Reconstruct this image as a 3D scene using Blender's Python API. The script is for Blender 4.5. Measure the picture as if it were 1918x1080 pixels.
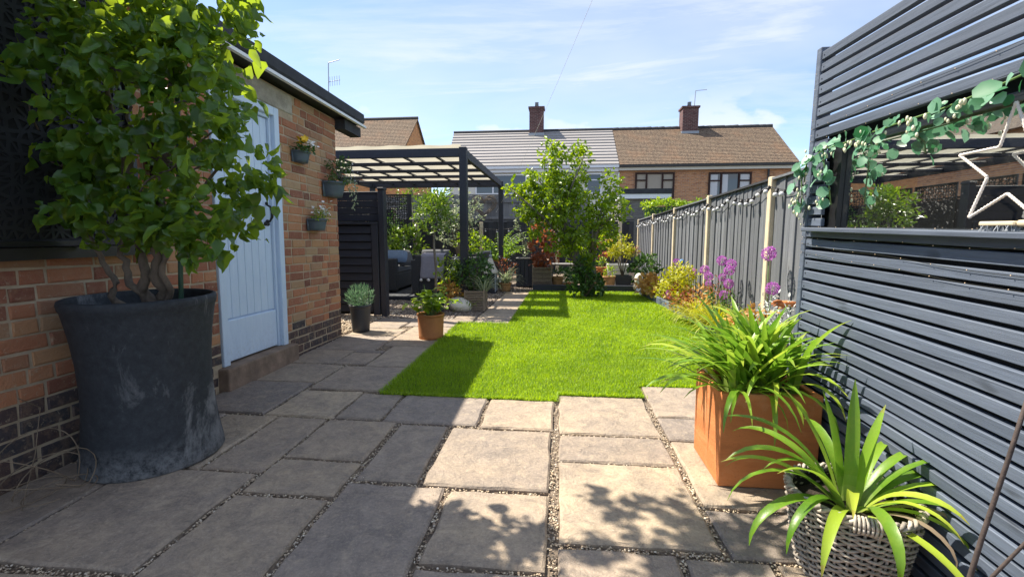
import bpy, bmesh, math, random
import numpy as np
from mathutils import Vector, Matrix

random.seed(7)
rng = np.random.default_rng(11)
scene = bpy.context.scene
for o in list(bpy.data.objects):
    bpy.data.objects.remove(o)

# ------------------------------------------------------------------ camera
CAM_H = 1.12
F_PX, CX, CY = 870.0, 959.0, 540.0
PITCH, YAW = math.radians(6.687), math.radians(5.80)
cam_d = bpy.data.cameras.new('camera')
cam_d.sensor_width = 36.0
cam_d.lens = F_PX / 1918.0 * 36.0
cam_d.clip_start = 0.02
cam_d.clip_end = 2000.0
cam = bpy.data.objects.new('camera', cam_d)
scene.collection.objects.link(cam)
cam.location = (0, 0, CAM_H)
cam.rotation_euler = (math.radians(90) - PITCH, 0, YAW)
scene.camera = cam

# ------------------------------------------------------------------ light
LIGHT_DIR = Vector((1.62, -0.66, -2.50)).normalized()
sun_d = bpy.data.lights.new('sun', 'SUN')
sun_d.energy = 5.0
sun_d.angle = math.radians(0.53)
sun_d.color = (1.0, 0.915, 0.775)
sun = bpy.data.objects.new('sun', sun_d)
scene.collection.objects.link(sun)
sun.location = (-6, 3, 10)
sun.rotation_euler = LIGHT_DIR.to_track_quat('-Z', 'Y').to_euler()

world = bpy.data.worlds.new('World')
scene.world = world
world.use_nodes = True
wn, wl = world.node_tree.nodes, world.node_tree.links
wn.clear()
w_out = wn.new('ShaderNodeOutputWorld')
w_bg = wn.new('ShaderNodeBackground')
sky = wn.new('ShaderNodeTexSky')
sky.sky_type = 'NISHITA'
sky.sun_disc = False
sky.sun_elevation = math.asin(-LIGHT_DIR.z)
sky.sun_rotation = math.atan2(-LIGHT_DIR.x, -LIGHT_DIR.y)
sky.air_density = 0.75
sky.dust_density = 0.1
sky.ozone_density = 3.0
tc = wn.new('ShaderNodeTexCoord')
sep = wn.new('ShaderNodeSeparateXYZ')
wl.new(tc.outputs['Generated'], sep.inputs[0])


def wmath(op, a, b=None, clamp=False):
    n = wn.new('ShaderNodeMath')
    n.operation = op
    n.use_clamp = clamp
    for i, s in enumerate((a, b)):
        if s is None:
            continue
        if isinstance(s, (int, float)):
            n.inputs[i].default_value = s
        else:
            wl.new(s, n.inputs[i])
    return n.outputs[0]


zz = wmath('MAXIMUM', wmath('ADD', sep.outputs[2], 0.10), 0.03)
px_ = wmath('DIVIDE', sep.outputs[0], zz)
py_ = wmath('DIVIDE', sep.outputs[1], zz)
comb = wn.new('ShaderNodeCombineXYZ')
wl.new(px_, comb.inputs[0]); wl.new(py_, comb.inputs[1])


def wnoise(vec, scale, loc, sc, rot=0.0, detail=8, rough=0.6, dist=0.0):
    mp = wn.new('ShaderNodeMapping')
    mp.inputs['Location'].default_value = loc
    mp.inputs['Scale'].default_value = sc
    mp.inputs['Rotation'].default_value = (0, 0, rot)
    wl.new(vec, mp.inputs[0])
    n = wn.new('ShaderNodeTexNoise')
    n.inputs['Scale'].default_value = scale
    n.inputs['Detail'].default_value = detail
    n.inputs['Roughness'].default_value = rough
    n.inputs['Distortion'].default_value = dist
    wl.new(mp.outputs[0], n.inputs['Vector'])
    return n.outputs['Fac']


def wramp(fac, p0, p1):
    r = wn.new('ShaderNodeMapRange')
    r.interpolation_type = 'SMOOTHSTEP'
    r.inputs['From Min'].default_value = p0
    r.inputs['From Max'].default_value = p1
    wl.new(fac, r.inputs['Value'])
    return r.outputs[0]


cirrus = wramp(wnoise(comb.outputs[0], 1.1, (3.1, 1.7, 0), (0.55, 1.5, 1), 0.35, 10, 0.62, 0.6), 0.34, 0.68)
veil = wramp(wnoise(comb.outputs[0], 0.45, (7.3, 2.2, 0), (1, 1.2, 1), 0, 5, 0.55, 0.2), 0.30, 0.72)
cum = wramp(wnoise(tc.outputs['Generated'], 4.2, (1.25, 0.3, 0.12), (1, 1, 2.0), 0, 10, 0.55, 0.1), 0.53, 0.63)
band = wmath('MULTIPLY', wramp(sep.outputs[2], 0.36, 0.16), 1.0)
cum = wmath('MULTIPLY', cum, band)
cf = wmath('MAXIMUM', wmath('MULTIPLY', cirrus, wmath('ADD', wmath('MULTIPLY', veil, 0.5), 0.35)), wmath('ADD', wmath('MULTIPLY', veil, 0.45), 0.06))
cf = wmath('MAXIMUM', cf, wmath('MULTIPLY', cum, 0.8))
cmix = wn.new('ShaderNodeMix')
cmix.data_type = 'RGBA'
wl.new(cf, cmix.inputs[0])
wl.new(sky.outputs[0], cmix.inputs[6])
cmix.inputs[7].default_value = (3.9, 4.05, 4.3, 1)
wl.new(cmix.outputs[2], w_bg.inputs['Color'])
w_bg.inputs['Strength'].default_value = 0.128
wl.new(w_bg.outputs[0], w_out.inputs[0])

vs = scene.view_settings
vs.view_transform = 'Standard'
vs.look = 'None'
vs.exposure = 1.08
vs.gamma = 1.0
vs.use_curve_mapping = False
scene.render.engine = 'CYCLES'
scene.cycles.max_bounces = 8
scene.cycles.transparent_max_bounces = 12

# ------------------------------------------------------------------ helpers
COL = scene.collection
_fw = Vector((-math.sin(YAW) * math.cos(PITCH), math.cos(YAW) * math.cos(PITCH), -math.sin(PITCH)))
_rt = Vector((math.cos(YAW), math.sin(YAW), 0))
_up = _rt.cross(_fw)


def at(px, py, Y):
    """point of the survey: photo pixel (1918 wide) seen at depth Y metres"""
    d = _fw + _rt * ((px - CX) / F_PX) - _up * ((py - CY) / F_PX)
    return Vector((0, 0, CAM_H)) + d * (Y / d.y)


def on_ground(px, py, z=0.0):
    d = _fw + _rt * ((px - CX) / F_PX) - _up * ((py - CY) / F_PX)
    return Vector((0, 0, CAM_H)) + d * ((z - CAM_H) / d.z)


def tag(o, label=None, cat=None, group=None, kind=None):
    if label: o['label'] = label
    if cat: o['category'] = cat
    if group: o['group'] = group
    if kind: o['kind'] = kind
    return o


def thing(name, label, cat, loc=(0, 0, 0), group=None, rotz=0.0):
    o = bpy.data.objects.new(name, None)
    o.empty_display_size = 0.1
    COL.objects.link(o)
    o.location = loc
    o.rotation_euler = (0, 0, rotz)
    return tag(o, label, cat, group)


def link_mesh(name, me, parent=None, loc=None, rot=None, mats=None):
    o = bpy.data.objects.new(name, me)
    COL.objects.link(o)
    if parent is not None:
        o.parent = parent
    if loc is not None:
        o.location = loc
    if rot is not None:
        o.rotation_euler = rot
    return o


def bevel(o, w=0.004, seg=1):
    m = o.modifiers.new('bevel', 'BEVEL')
    m.width = w
    m.segments = seg
    m.limit_method = 'ANGLE'
    m.angle_limit = math.radians(40)
    return o


class MB:
    """collects faces of one mesh"""
    def __init__(self):
        self.v, self.f, self.t = [], [], []

    def add(self, verts, faces, tint=0.5):
        b = len(self.v)
        self.v.extend([tuple(p) for p in verts])
        for q in faces:
            self.f.append(tuple(i + b for i in q))
            self.t.append(tint)
        return self

    def box(self, x0, x1, y0, y1, z0, z1, tint=0.5):
        return self.add([(x0, y0, z0), (x1, y0, z0), (x1, y1, z0), (x0, y1, z0),
                         (x0, y0, z1), (x1, y0, z1), (x1, y1, z1), (x0, y1, z1)],
                        [(3, 2, 1, 0), (4, 5, 6, 7), (0, 1, 5, 4), (1, 2, 6, 5), (2, 3, 7, 6), (3, 0, 4, 7)], tint)

    def obox(self, c, size, rot=(0, 0, 0), tint=0.5):
        from mathutils import Euler
        R = Euler(rot).to_matrix()
        s = Vector(size) * 0.5
        vs_ = []
        for sz in (-1, 1):
            for sx, sy in ((-1, -1), (1, -1), (1, 1), (-1, 1)):
                vs_.append(Vector(c) + R @ Vector((sx * s.x, sy * s.y, sz * s.z)))
        return self.add(vs_, [(3, 2, 1, 0), (4, 5, 6, 7), (0, 1, 5, 4), (1, 2, 6, 5), (2, 3, 7, 6), (3, 0, 4, 7)], tint)

    def bar(self, a, b, w, h, tint=0.5):
        """box beam between two points; w across, h tall"""
        a, b = Vector(a), Vector(b)
        d = (b - a).normalized()
        side = d.cross(Vector((0, 0, 1)))
        if side.length < 1e-4:
            side = Vector((1, 0, 0))
        side.normalize()
        up = side.cross(d)
        vs_ = []
        for p in (a, b):
            for su, sv in ((-1, -1), (1, -1), (1, 1), (-1, 1)):
                vs_.append(p + side * (su * w / 2) + up * (sv * h / 2))
        return self.add(vs_, [(0, 1, 2, 3), (7, 6, 5, 4), (1, 0, 4, 5), (2, 1, 5, 6), (3, 2, 6, 7), (0, 3, 7, 4)], tint)

    def tube(self, pts, r, n=6, tint=0.5, cap=True):
        pts = [Vector(p) for p in pts]
        if isinstance(r, (int, float)):
            r = [r] * len(pts)
        rings = []
        ref = Vector((0.31, 0.2, 0.93)).normalized()
        vs_, fs = [], []
        for i, p in enumerate(pts):
            d = (pts[min(i + 1, len(pts) - 1)] - pts[max(i - 1, 0)])
            if d.length < 1e-9:
                d = Vector((0, 0, 1))
            d.normalize()
            a = d.cross(ref)
            if a.length < 0.05:
                a = d.cross(Vector((1, 0, 0)))
            a.normalize()
            b = d.cross(a)
            for k in range(n):
                t = 2 * math.pi * k / n
                vs_.append(p + (a * math.cos(t) + b * math.sin(t)) * r[i])
        for i in range(len(pts) - 1):
            for k in range(n):
                fs.append((i * n + k, i * n + (k + 1) % n, (i + 1) * n + (k + 1) % n, (i + 1) * n + k))
        if cap:
            fs.append(tuple(range(n - 1, -1, -1)))
            fs.append(tuple((len(pts) - 1) * n + k for k in range(n)))
        return self.add(vs_, fs, tint)

    def lathe(self, prof, n=24, c=(0, 0, 0), tint=0.5, sx=1.0, sy=1.0, wob=None, half=False):
        vs_, fs = [], []
        m = n + 1 if half else n
        for i, (r, z) in enumerate(prof):
            for k in range(m):
                t = (math.pi if half else 2 * math.pi) * k / n
                rr = r * (1 + (wob(i, k) if wob else 0))
                vs_.append((c[0] + rr * math.cos(t) * sx, c[1] + rr * math.sin(t) * sy, c[2] + z))
        for i in range(len(prof) - 1):
            for k in range(n):
                k2 = k + 1 if half else (k + 1) % n
                fs.append((i * m + k, i * m + k2, (i + 1) * m + k2, (i + 1) * m + k))
        return self.add(vs_, fs, tint)

    def sphere(self, c, r, n=10, m=6, tint=0.5, sz=1.0, jit=0.0):
        prof = [(r * math.sin(math.pi * i / m) + 1e-5, -r * sz * math.cos(math.pi * i / m)) for i in range(m + 1)]
        rr = [[random.uniform(-jit, jit) for _ in range(n)] for _ in range(m + 1)]
        return self.lathe(prof, n, c, tint, wob=(lambda i, k: rr[i][k]) if jit else None)

    def mesh(self, name, mat, smooth=False):
        me = bpy.data.meshes.new(name)
        me.from_pydata(self.v, [], self.f)
        if mat is not None:
            me.materials.append(mat)
        if len(set(self.t)) > 1:
            at_ = me.attributes.new('tint', 'FLOAT', 'FACE')
            at_.data.foreach_set('value', self.t)
        if smooth:
            me.polygons.foreach_set('use_smooth', [True] * len(me.polygons))
        me.update()
        return me

    def build(self, name, mat, parent=None, smooth=False, world=False):
        if world and parent is not None:
            off = Vector((0, 0, 0))
            p = parent
            while p is not None:
                off += p.location
                p = p.parent
            self.v = [(a - off.x, b - off.y, c - off.z) for a, b, c in self.v]
        return link_mesh(name, self.mesh(name, mat, smooth), parent)


def np_mesh(name, V, Fq, mat, tint=None, smooth=False, parent=None):
    """V (n,3), Fq (m,k) all faces with k corners, tint per face"""
    me = bpy.data.meshes.new(name)
    k = Fq.shape[1]
    me.vertices.add(len(V))
    me.vertices.foreach_set('co', np.ascontiguousarray(V, np.float32).ravel())
    me.loops.add(Fq.size)
    me.loops.foreach_set('vertex_index', np.ascontiguousarray(Fq, np.int32).ravel())
    me.polygons.add(len(Fq))
    me.polygons.foreach_set('loop_start', np.arange(0, Fq.size, k, dtype=np.int32))
    me.polygons.foreach_set('loop_total', np.full(len(Fq), k, np.int32))
    me.materials.append(mat)
    if tint is not None:
        a = me.attributes.new('tint', 'FLOAT', 'FACE')
        a.data.foreach_set('value', np.ascontiguousarray(tint, np.float32))
    if smooth:
        me.polygons.foreach_set('use_smooth', np.ones(len(Fq), bool))
    me.update()
    me.validate()
    return link_mesh(name, me, parent)


# ------------------------------------------------------------------ materials
class NT:
    def __init__(self, name):
        self.m = bpy.data.materials.new(name)
        self.m.use_nodes = True
        self.n, self.l = self.m.node_tree.nodes, self.m.node_tree.links
        self.n.clear()
        self.out = self.n.new('ShaderNodeOutputMaterial')
        self.p = self.n.new('ShaderNodeBsdfPrincipled')
        self.l.new(self.p.outputs[0], self.out.inputs[0])
        self._pos = None

    @property
    def pos(self):
        if self._pos is None:
            g = self.n.new('ShaderNodeNewGeometry')
            self._pos = g.outputs['Position']
        return self._pos

    def noise(self, scale, detail=5, rough=0.6, dist=0.0, sc=(1, 1, 1), loc=(0, 0, 0), out='Fac', objco=False):
        mp = self.n.new('ShaderNodeMapping')
        mp.inputs['Scale'].default_value = sc
        mp.inputs['Location'].default_value = loc
        if objco:
            t = self.n.new('ShaderNodeTexCoord')
            self.l.new(t.outputs['Object'], mp.inputs[0])
        else:
            self.l.new(self.pos, mp.inputs[0])
        t = self.n.new('ShaderNodeTexNoise')
        t.inputs['Scale'].default_value = scale
        t.inputs['Detail'].default_value = detail
        t.inputs['Roughness'].default_value = rough
        t.inputs['Distortion'].default_value = dist
        self.l.new(mp.outputs[0], t.inputs['Vector'])
        return t.outputs[out]

    def ramp(self, fac, stops, interp='LINEAR'):
        r = self.n.new('ShaderNodeValToRGB')
        r.color_ramp.interpolation = interp
        e = r.color_ramp.elements
        while len(e) < len(stops):
            e.new(0.5)
        for k, (p, c) in enumerate(stops):
            e[k].position = p
            e[k].color = (*c, 1) if len(c) == 3 else c
        self.l.new(fac, r.inputs[0])
        return r.outputs[0]

    def rng01(self, fac, a, b, c=0.0, d=1.0):
        r = self.n.new('ShaderNodeMapRange')
        r.inputs['From Min'].default_value = a
        r.inputs['From Max'].default_value = b
        r.inputs['To Min'].default_value = c
        r.inputs['To Max'].default_value = d
        self.l.new(fac, r.inputs['Value'])
        return r.outputs[0]

    def math(self, op, a, b=None):
        n = self.n.new('ShaderNodeMath')
        n.operation = op
        for i, s in enumerate((a, b)):
            if s is None: continue
            if isinstance(s, (int, float)): n.inputs[i].default_value = s
            else: self.l.new(s, n.inputs[i])
        return n.outputs[0]

    def mix(self, fac, a, b, mode='MIX'):
        m = self.n.new('ShaderNodeMix')
        m.data_type = 'RGBA'
        m.blend_type = mode
        for i, s in ((0, fac), (6, a), (7, b)):
            if isinstance(s, (int, float)): m.inputs[i].default_value = s
            elif isinstance(s, tuple): m.inputs[i].default_value = (*s, 1)
            else: self.l.new(s, m.inputs[i])
        return m.outputs[2]

    def rand(self):
        """per piece random: object random + face tint"""
        o = self.n.new('ShaderNodeObjectInfo')
        a = self.n.new('ShaderNodeAttribute')
        a.attribute_name = 'tint'
        return self.math('FRACT', self.math('ADD', o.outputs['Random'], a.outputs['Fac']))

    def tint(self):
        a = self.n.new('ShaderNodeAttribute')
        a.attribute_name = 'tint'
        return a.outputs['Fac']

    def base(self, c):
        if isinstance(c, tuple): self.p.inputs['Base Color'].default_value = (*c, 1)
        else: self.l.new(c, self.p.inputs['Base Color'])
        return self

    def rough(self, r):
        if isinstance(r, (int, float)): self.p.inputs['Roughness'].default_value = r
        else: self.l.new(r, self.p.inputs['Roughness'])
        return self

    def bump(self, h, strength=0.3, dist=0.01):
        b = self.n.new('ShaderNodeBump')
        b.inputs['Strength'].default_value = strength
        b.inputs['Distance'].default_value = dist
        self.l.new(h, b.inputs['Height'])
        self.l.new(b.outputs[0], self.p.inputs['Normal'])
        return self


def sc3(c, k):
    return tuple(min(1.0, x * k) for x in c)


def M_plain(name, col, rough=0.6, var=0.25, scale=6.0, bump=0.15, bscale=70, metallic=0.0, prand=0.0, sc=(1, 1, 1), bdist=0.004):
    t = NT(name)
    n = t.noise(scale, 6, 0.65, sc=sc)
    c = t.ramp(n, [(0.25, sc3(col, 1 - var)), (0.55, col), (0.8, sc3(col, 1 + var))])
    if prand:
        r = t.rng01(t.rand(), 0, 1, 1 - prand, 1 + prand)
        v = t.n.new('ShaderNodeHueSaturation')
        t.l.new(c, v.inputs['Color'])
        t.l.new(r, v.inputs['Value'])
        c = v.outputs[0]
    t.base(c).rough(rough)
    if bump:
        t.bump(t.noise(bscale, 4, 0.6, sc=sc), bump, bdist)
    t.p.inputs['Metallic'].default_value = metallic
    return t.m


def M_wood(name, col, axis, rough=0.6, var=0.35, prand=0.15, bump=0.3, knots=True, wear=None):
    """painted / stained boards with grain along axis 'x','y','z'"""
    t = NT(name)
    s = {'x': (0.6, 14, 14), 'y': (14, 0.6, 14), 'z': (14, 14, 0.6)}[axis]
    s2 = {'x': (0.35, 2.2, 2.2), 'y': (2.2, 0.35, 2.2), 'z': (2.2, 2.2, 0.35)}[axis]
    o = t.n.new('ShaderNodeObjectInfo')
    g = t.noise(6, 6, 0.7, 0.4, sc=s)
    g2 = t.noise(4.5, 5, 0.6, 0.8, sc=s2)
    c = t.ramp(g, [(0.25, sc3(col, 1 - var)), (0.5, col), (0.8, sc3(col, 1 + var))])
    c = t.mix(t.rng01(g2, 0.45, 0.8, 0, 0.55), c, sc3(col, 1.55) if wear is None else wear)
    if knots:
        s3 = {'x': (2.4, 9, 9), 'y': (9, 2.4, 9), 'z': (9, 9, 2.4)}[axis]
        k = t.noise(1.6, 2, 0.5, 0.3, sc=s3, loc=(3, 1, 7))
        c = t.mix(t.rng01(k, 0.70, 0.76, 0, 0.7), c, sc3(col, 0.35))
    v = t.n.new('ShaderNodeHueSaturation')
    t.l.new(c, v.inputs['Color'])
    t.l.new(t.rng01(o.outputs['Random'], 0, 1, 1 - prand, 1 + prand), v.inputs['Value'])
    t.base(v.outputs[0]).rough(rough)
    t.bump(g, bump, 0.004)
    return t.m


def M_leaf(name, dark, light, trans=0.35, rough=0.45, tcol=None, vein=False):
    t = NT(name)
    r = t.rand()
    c = t.ramp(r, [(0.0, dark), (0.6, tuple((a + b) / 2 for a, b in zip(dark, light))), (1.0, light)])
    n = t.noise(3.0, 2)
    c = t.mix(t.rng01(n, 0.35, 0.7, 0, 0.35), c, light)
    t.base(c).rough(rough)
    tr = t.n.new('ShaderNodeBsdfTranslucent')
    if tcol is None:
        hs = t.n.new('ShaderNodeHueSaturation')
        hs.inputs['Hue'].default_value = 0.485
        hs.inputs['Saturation'].default_value = 1.1
        hs.inputs['Value'].default_value = 1.7
        t.l.new(c, hs.inputs['Color'])
        t.l.new(hs.outputs[0], tr.inputs['Color'])
    else:
        tr.inputs['Color'].default_value = (*tcol, 1)
    mx = t.n.new('ShaderNodeMixShader')
    mx.inputs[0].default_value = trans
    t.l.new(t.p.outputs[0], mx.inputs[1])
    t.l.new(tr.outputs[0], mx.inputs[2])
    t.l.new(mx.outputs[0], t.out.inputs[0])
    return t.m


def M_flat(name, col, rough=0.5, metallic=0.0, emit=0.0):
    t = NT(name)
    t.base(col).rough(rough)
    t.p.inputs['Metallic'].default_value = metallic
    if emit:
        t.p.inputs['Emission Color'].default_value = (*col, 1)
        t.p.inputs['Emission Strength'].default_value = emit
    return t.m


MT = {}
# paving: riven sandstone, each slab its own tone
t = NT('sandstone')
n1 = t.noise(2.2, 8, 0.68, 0.5); n2 = t.noise(14, 6, 0.7, 0.6); n3 = t.noise(170, 2, 0.5)
c = t.ramp(t.rand(), [(0, (0.26, 0.225, 0.205)), (0.3, (0.46, 0.375, 0.275)), (0.55, (0.33, 0.285, 0.25)), (0.75, (0.40, 0.325, 0.25)), (1, (0.54, 0.445, 0.325))])
c = t.mix(t.rng01(n1, 0.42, 0.66, 0, 0.60), c, (0.215, 0.195, 0.190))
n4 = t.noise(9, 10, 0.82, 0.8, loc=(4, 2, 1)); n5 = t.noise(75, 5, 0.75); n6 = t.noise(3.6, 9, 0.75, 1.2, loc=(9, 3, 0))
c = t.mix(t.rng01(n4, 0.38, 0.58, 0.0, 1.0), t.mix(0.58, c, (0.11, 0.10, 0.10)), c)
c = t.mix(t.rng01(n2, 0.52, 0.72, 0, 0.45), c, (0.54, 0.46, 0.35))
c = t.mix(t.rng01(n5, 0.52, 0.70, 0, 0.40), c, (0.58, 0.51, 0.42))
c = t.mix(t.rng01(n5, 0.44, 0.32, 0, 0.50), c, (0.13, 0.115, 0.105))
c = t.mix(t.rng01(n6, 0.66, 0.74, 0, 0.55), c, (0.07, 0.065, 0.065))
c = t.mix(t.rng01(n3, 0.66, 0.74, 0, 0.45), c, (0.62, 0.57, 0.50))
c = t.mix(1.0, c, (0.97, 0.915, 0.845), 'MULTIPLY')
t.base(c).rough(t.rng01(n2, 0.3, 0.8, 0.62, 0.9))
hh = t.math('ADD', t.math('MULTIPLY', t.noise(7, 9, 0.72, 1.4), 1.0), t.math('MULTIPLY', n3, 0.10))
t.bump(hh, 0.75, 0.022)
MT['slab'] = t.m


def M_brick(name, stops, mull=1.0):
    t = NT(name)
    c = t.ramp(t.rand(), stops)
    n = t.noise(22, 6, 0.7)
    c = t.mix(t.rng01(n, 0.45, 0.8, 0, 0.5), c, (0.42, 0.26, 0.15))
    n2 = t.noise(5, 6, 0.7)
    c = t.mix(t.rng01(n2, 0.55, 0.8, 0, 0.45), c, (0.16, 0.085, 0.055))
    n3 = t.noise(38, 5, 0.75, 0.6, loc=(2, 5, 3))
    c = t.mix(t.rng01(n3, 0.58, 0.68, 0, 0.7), c, (0.45, 0.355, 0.245))
    t.base(c).rough(0.88)
    t.bump(t.math('ADD', t.noise(110, 5, 0.7), t.noise(26, 4, 0.7)), 0.7, 0.008)
    return t.m


MT['brick'] = M_brick('garage_brick', [(0, (0.17, 0.065, 0.042)), (0.2, (0.34, 0.125, 0.070)), (0.45, (0.44, 0.180, 0.088)), (0.62, (0.46, 0.255, 0.125)), (0.78, (0.27, 0.095, 0.060)), (1, (0.42, 0.28, 0.155))])
MT['brick_dark'] = M_brick('plinth_brick', [(0, (0.035, 0.037, 0.045)), (0.5, (0.085, 0.050, 0.045)), (1, (0.045, 0.045, 0.052))])
MT['mortar'] = M_plain('mortar', (0.45, 0.355, 0.245), 0.95, 0.3, 9, 0.6, 120)
MT['lintel'] = M_plain('lintel_concrete', (0.40, 0.36, 0.29), 0.95, 0.5, 7, 0.7, 60, bdist=0.01)
MT['step'] = M_plain('step_stone', (0.25, 0.175, 0.125), 0.9, 0.45, 8, 0.6, 50, bdist=0.008)
MT['felt'] = M_plain('roof_felt', (0.040, 0.042, 0.048), 0.85, 0.4, 7, 0.4, 90)
MT['white'] = M_plain('white_paint', (0.78, 0.79, 0.80), 0.45, 0.05, 4, 0.05)
t = NT('pale_blue_paint')
n1 = t.noise(9, 7, .75, .3, sc=(3, 3, .5)); n2 = t.noise(40, 5, .8); gz = t.n.new('ShaderNodeSeparateXYZ'); t.l.new(t.pos, gz.inputs[0])
c = t.ramp(n1, [(.3, (.52, .64, .80)), (.7, (.63, .74, .87))])
splash = t.math('MULTIPLY', t.rng01(gz.outputs[2], .42, .14, 0, .45), t.rng01(n2, .50, .66, 0, 1))
c = t.mix(splash, c, (.34, .37, .40))
c = t.mix(t.rng01(n2, .70, .76, 0, .3), c, (.42, .46, .50))
t.base(c).rough(t.rng01(n1, .3, .7, .35, .6)); t.bump(n1, .18, .004)
MT['door'] = t.m
MT['iron'] = M_plain('black_iron', (0.012, 0.012, 0.013), 0.35, 0.3, 12, 0.1, 80)
MT['pale_metal'] = M_flat('bright_metal', (0.75, 0.75, 0.76), 0.12, 1.0)
t = NT('old_dark_pot')
n1 = t.noise(3.0, 8, 0.7, 0.8, sc=(1, 1, 0.45)); n2 = t.noise(30, 6, 0.75)
c = t.ramp(n2, [(0.3, (0.012, 0.015, 0.020)), (0.6, (0.028, 0.034, 0.041)), (0.85, (0.065, 0.072, 0.08))])
c = t.mix(t.rng01(n1, 0.56, 0.70, 0, 0.85), c, (0.27, 0.275, 0.28))
g = t.n.new('ShaderNodeSeparateXYZ'); t.l.new(t.pos, g.inputs[0])
low = t.math('MULTIPLY', t.rng01(g.outputs[2], 0.16, 0.0, 0, 0.75), t.rng01(n2, 0.35, 0.6, 0, 1))
c = t.mix(low, c, (0.24, 0.245, 0.25))
t.base(c).rough(0.75); t.bump(n2, 0.25, 0.006)
MT['bigpot'] = t.m
MT['soil'] = M_plain('soil', (0.035, 0.024, 0.017), 0.95, 0.5, 20, 0.8, 90, bdist=0.02)
MT['earth'] = M_plain('earth', (0.06, 0.047, 0.036), 0.95, 0.4, 5, 0.6, 60, bdist=0.02)
MT['bark'] = M_plain('bark', (0.13, 0.10, 0.075), 0.9, 0.5, 18, 0.7, 60, sc=(1, 1, 0.4), bdist=0.01)
MT['bark_grey'] = M_plain('grey_bark', (0.17, 0.15, 0.125), 0.9, 0.6, 12, 0.8, 40, sc=(1, 1, 0.5), bdist=0.02)
MT['stake'] = M_plain('green_stake', (0.012, 0.055, 0.03), 0.5, 0.2)
MT['terracotta'] = M_plain('terracotta', (0.44, 0.175, 0.060), 0.8, 0.28, 7, 0.25, 60)
t = NT('square_terracotta')
n1 = t.noise(3, 7, 0.7, 0.3, sc=(.6, .6, 3)); n2 = t.noise(45, 5, 0.75); n3 = t.noise(6, 6, 0.7, loc=(3, 8, 2)); n4 = t.noise(130, 3, .6)
c = t.ramp(n1, [(.3, (.40, .135, .040)), (.55, (.54, .185, .055)), (.75, (.60, .25, .095))])
c = t.mix(t.rng01(n3, .56, .74, 0, .5), c, (.60, .36, .20))
c = t.mix(t.rng01(n2, .60, .72, 0, .5), c, (.27, .10, .04))
c = t.mix(t.rng01(n4, .66, .74, 0, .6), c, (.16, .07, .03))
t.base(c).rough(.82); t.bump(t.math('ADD', n2, t.math('MULTIPLY', n1, 2.0)), .45, .006)
MT['terracotta_orange'] = t.m
MT['terracotta_pale'] = M_plain('weathered_terracotta', (0.42, 0.24, 0.105), 0.85, 0.4, 9, 0.25, 60)
MT['wall_pot'] = M_plain('slate_plastic', (0.075, 0.105, 0.135), 0.45, 0.25, 8, 0.1)
MT['grey_pot'] = M_plain('charcoal_pot', (0.032, 0.036, 0.042), 0.55, 0.2)
MT['frame_dark'] = M_wood('dark_stained_timber', (0.020, 0.023, 0.036), 'x', 0.55, 0.35, 0.12, 0.25, False)
MT['frame_dark_z'] = M_wood('dark_stained_post', (0.020, 0.023, 0.036), 'z', 0.55, 0.35, 0.12, 0.25, False)
MT['frame_dark_y'] = M_wood('dark_stained_rail', (0.022, 0.025, 0.038), 'y', 0.55, 0.35, 0.12, 0.25, False)
MT['slat'] = M_wood('grey_blue_slat', (0.080, 0.101, 0.142), 'y', 0.66, 0.30, 0.18, 0.45, True, wear=(0.15, 0.178, 0.228))
MT['black_board'] = M_flat('black_board', (0.008, 0.008, 0.009), 0.8)
MT['fence'] = M_wood('grey_fence_board', (0.122, 0.130, 0.145), 'z', 0.8, 0.35, 0.22, 0.6, True, wear=(0.21, 0.22, 0.235))
MT['fence_rear'] = M_wood('black_fence_board', (0.030, 0.032, 0.038), 'z', 0.8, 0.35, 0.25, 0.5, False)
MT['fence_old'] = M_wood('weathered_fence_board', (0.20, 0.19, 0.185), 'z', 0.9, 0.35, 0.2, 0.6, True)
MT['fence_old_x'] = M_wood('weathered_rail', (0.22, 0.21, 0.20), 'x', 0.9, 0.35, 0.1, 0.6, False)
MT['post'] = M_plain('pale_post', (0.62, 0.52, 0.36), 0.85, 0.15, 10, 0.3, 60)
MT['panel'] = M_flat('black_metal_panel', (0.010, 0.011, 0.013), 0.6, 0.0)
MT['sail'] = None
t = NT('cream_sail')
t.base(t.ramp(t.noise(2.0, 4), [(0.3, (0.42, 0.40, 0.34)), (0.7, (0.56, 0.54, 0.47))])).rough(0.9)
tr = t.n.new('ShaderNodeBsdfTranslucent'); tr.inputs[0].default_value = (0.40, 0.375, 0.30, 1)
mx = t.n.new('ShaderNodeMixShader'); mx.inputs[0].default_value = 0.62
t.l.new(t.p.outputs[0], mx.inputs[1]); t.l.new(tr.outputs[0], mx.inputs[2]); t.l.new(mx.outputs[0], t.out.inputs[0])
MT['sail'] = t.m
MT['rattan'] = M_plain('charcoal_rattan', (0.035, 0.038, 0.044), 0.7, 0.35, 60, 0.6, 140, bdist=0.006)
MT['cushion'] = M_plain('grey_cushion', (0.11, 0.115, 0.125), 0.95, 0.15, 14, 0.3, 220)
MT['cushion_blue'] = M_plain('blue_cushion', (0.13, 0.19, 0.29), 0.95, 0.15, 14, 0.3, 220)
MT['throw'] = M_plain('lilac_grey_throw', (0.30, 0.295, 0.36), 0.95, 0.12, 30, 0.4, 260)
MT['tassel'] = M_flat('white_wool', (0.75, 0.74, 0.74), 0.95)
MT['rug'] = M_plain('dark_rug', (0.07, 0.075, 0.085), 0.95, 0.9, 16, 0.3, 150)
MT['stone_white'] = M_plain('white_stone', (0.72, 0.68, 0.60), 0.75, 0.15, 6, 0.5, 18, bdist=0.02)
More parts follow.
